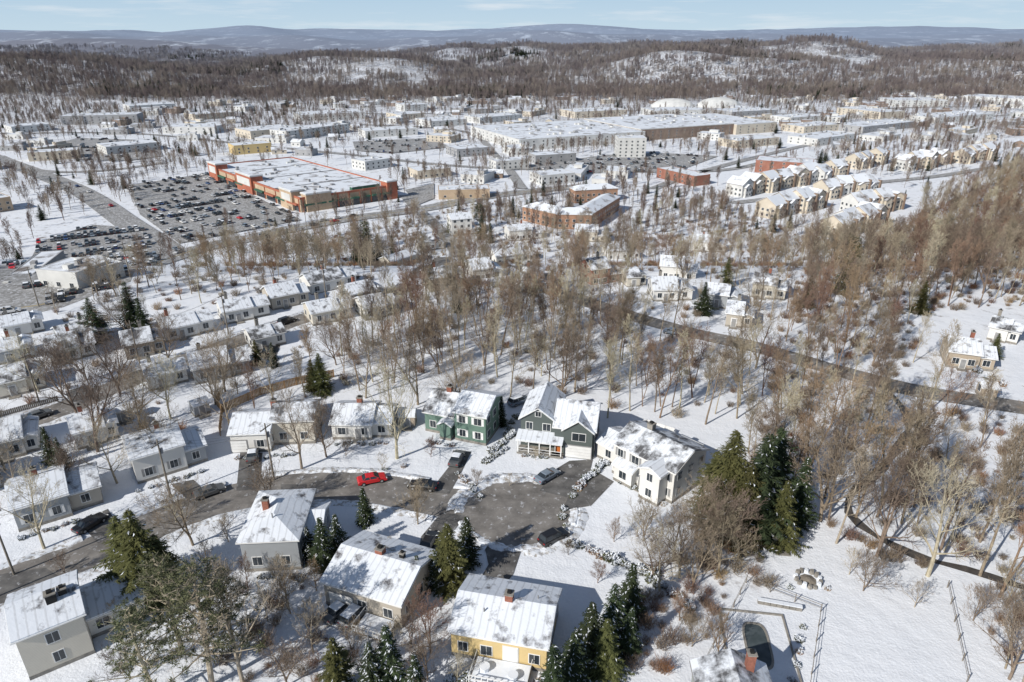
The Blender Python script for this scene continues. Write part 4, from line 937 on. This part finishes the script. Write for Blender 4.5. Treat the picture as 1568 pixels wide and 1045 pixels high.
while y<3000:
    sp=34 if y<2200 else 42; x=-.85*y-60
    while x<.85*y+60:
        a,b_=x+U(-.5,.5)*sp,y+U(-.5,.5)*sp; x+=sp
        if blocked(a,b_): continue
        cl=math.sin(a/130+1.3*math.sin(b_/170))+math.sin(b_/120+a/210)
        if R()<(.97 if cl>-1.1 else .45): pts.append((a,b_,T(a,b_)-.8)); scl.append(U(.8,1.15)); rot.append(U(0,6.28)); idx.append(random.randrange(3))
        if math.sin(a/90+2)+math.sin(b_/60)>1.3:
            for _ in range(4): pts.append((a+U(-15,15),b_+U(-15,15),T(a,b_)-.8)); scl.append(U(.9,1.4)); rot.append(U(0,6.28)); idx.append(3)
    y+=sp
instancer('distant_forest',pts,scl,rot,idx,cpz)
def bush(seed,mat):
    random.seed(seed); V=[];F=[]
    for i in range(60):
        a=U(0,6.28); d=Vector((math.cos(a)*U(.2,1),math.sin(a)*U(.2,1),U(.6,1.4))); p=Vector((U(-.5,.5),U(-.5,.5),0)); tube(V,F,[p,p+d*.5+rv(.1),p+d*U(.8,1.2)+rv(.2)],[.02,.015,.008],3)
        for j in range(3):
            q=p+d*U(.4,.9); e=q+rv(.4)+Vector((0,0,.2)); tube(V,F,[q,e],[.012,.006],3)
    me=bpy.data.meshes.new('brush_mesh'); me.from_pydata(V,[],F); me.materials.append(MATS[mat]); return me
cb=coll('brush_set',[bush(800,'brush'),bush(801,'bark'),bush(802,'bark_red'),bush(803,'dead_leaf')])
random.seed(51); pts=[];scl=[];rot=[];idx=[]
for z,sp,pr in ((Z2,2.5,.5),(Z1,3.2,.25),(Z4,3.5,.35),(Z3,3.6,.35),(Z5,5,.3),(PP([(960,900),(1010,860),(1180,830),(1220,900),(1140,900),(1050,1040),(960,1050)]),1.6,.6),(PP([(370,880),(480,880),(500,960),(640,980),(680,1045),(380,1045)]),2,.45),(PP([(180,930),(330,880),(380,1045),(180,1045)]),2.4,.3),(PP([(1290,780),(1400,830),(1568,890),(1568,920),(1400,875),(1290,830)]),1.8,.5)):
    for x,y in scatter(z,sp):
        if R()<pr: pts.append((x,y,T(x,y)-.05)); scl.append(U(.4,1.5)); rot.append(U(0,6.28)); idx.append(random.choice([0,0,1,1,2,2,3]) if R()<.4 else random.choice([1,2,1]))
instancer('undergrowth_brush',pts,scl,rot,idx,cb)

# ---------------------------------------------------------------- ground sheet
def axis(near,step,growth,far):
    v=[0.0]; s_=step
    while v[-1]<far:
        if v[-1]>near: s_*=growth
        v.append(v[-1]+s_)
    return v
xa=axis(170,4,1.06,14000); X=np.array([-v for v in xa[:0:-1]]+xa)
ya=axis(300,4,1.026,15000); Y=np.array([-400,-200,-120,-60,-30,-10]+ya)
GX,GY=np.meshgrid(X,Y,indexing='ij'); GZ=terr(GX,GY)
wd=np.full(GX.shape,.12)
wd[(GY>280)]=.52
wd[(GY>750)]=.66
wd[(GY>1100)]=.78
for z,v in ((Z1,.34),(Z2,.44),(Z3,.45),(Z4,.48),(Z5,.31)): wd[inpoly(GX,GY,z)]=v
wd[inpoly(GX,GY,PP([(960,900),(1010,860),(1180,830),(1190,900),(1140,900),(1050,1040),(960,1050)]))]=.56
wd[inpoly(GX,GY,PP([(180,900),(370,860),(480,880),(500,960),(640,980),(680,1080),(180,1080)]))]=.42
nx,ny=GX.shape
V=np.stack([GX,GY,GZ],-1).reshape(-1,3)
I=np.arange(nx*ny).reshape(nx,ny); Q=np.stack([I[:-1,:-1],I[1:,:-1],I[1:,1:],I[:-1,1:]],-1).reshape(-1,4)
me=bpy.data.meshes.new('ground'); me.from_pydata(V.tolist(),[],Q.tolist()); a=me.attributes.new('wood','FLOAT','POINT'); a.data.foreach_set('value',wd.reshape(-1))
me.polygons.foreach_set('use_smooth',[True]*len(me.polygons)); me.materials.append(MATS['ground'])
g=bpy.data.objects.new('ground',me); SC.collection.objects.link(g)

# ---------------------------------------------------------------- light, sky, camera
EL=math.radians(33); AZ=math.radians(48)
d=Vector((math.sin(AZ)*math.cos(EL),math.cos(AZ)*math.cos(EL),-math.sin(EL)))
sl=bpy.data.lights.new('sun','SUN'); sl.energy=5.0; sl.angle=math.radians(.5); sl.color=(1,.95,.87)
so=bpy.data.objects.new('sun',sl); SC.collection.objects.link(so); so.rotation_euler=d.to_track_quat('-Z','Y').to_euler()
w=bpy.data.worlds.new('World'); SC.world=w; w.use_nodes=True; nt=w.node_tree; bg=nt.nodes['Background']
sky=nt.nodes.new('ShaderNodeTexSky'); sky.sky_type='NISHITA'; sky.sun_disc=False; sky.sun_elevation=EL; sky.sun_rotation=math.atan2(-d.x,-d.y); sky.air_density=1.0; sky.dust_density=.3; sky.ozone_density=1.5
tc=nt.nodes.new('ShaderNodeTexCoord'); sx=nt.nodes.new('ShaderNodeSeparateXYZ'); nt.links.new(tc.outputs['Generated'],sx.inputs[0])
mr=nt.nodes.new('ShaderNodeMapRange'); mr.inputs[1].default_value=0; mr.inputs[2].default_value=.14; mr.inputs[3].default_value=0; mr.inputs[4].default_value=1; nt.links.new(sx.outputs[2],mr.inputs[0])
lowsky=mixc(nt,mr.outputs[0],(7.0,8.9,10.3),(3.5,6.0,9.2))
fz=nt.nodes.new('ShaderNodeMapRange'); fz.inputs[1].default_value=.10; fz.inputs[2].default_value=.35; fz.inputs[3].default_value=.95; fz.inputs[4].default_value=0; nt.links.new(sx.outputs[2],fz.inputs[0])
base=mixc(nt,fz.outputs[0],sky.outputs[0],lowsky)
mp=nt.nodes.new('ShaderNodeMapping'); mp.inputs['Scale'].default_value=(3,3,34); nt.links.new(tc.outputs['Generated'],mp.inputs[0])
nz=noise(nt,mp.outputs[0],2.2,6,.6); cf_=mathn(nt,'MULTIPLY',mathn(nt,'SUBTRACT',nz,.51),4,True)
cm=mixc(nt,mathn(nt,'MULTIPLY',cf_,.75),base,(9.8,10.4,11.0))
nt.links.new(cm,bg.inputs[0]); bg.inputs[1].default_value=.08
cam=bpy.data.cameras.new('camera'); cam.lens=24; cam.sensor_width=36; cam.clip_end=40000; cam.clip_start=.5
co=bpy.data.objects.new('camera',cam); SC.collection.objects.link(co); co.location=(0,0,CAM_H); co.rotation_euler=(math.radians(90)-PITCH,0,0); SC.camera=co
SC.view_settings.view_transform='Standard'; SC.view_settings.look='None'; SC.view_settings.exposure=0
print('objects',len(bpy.data.objects))
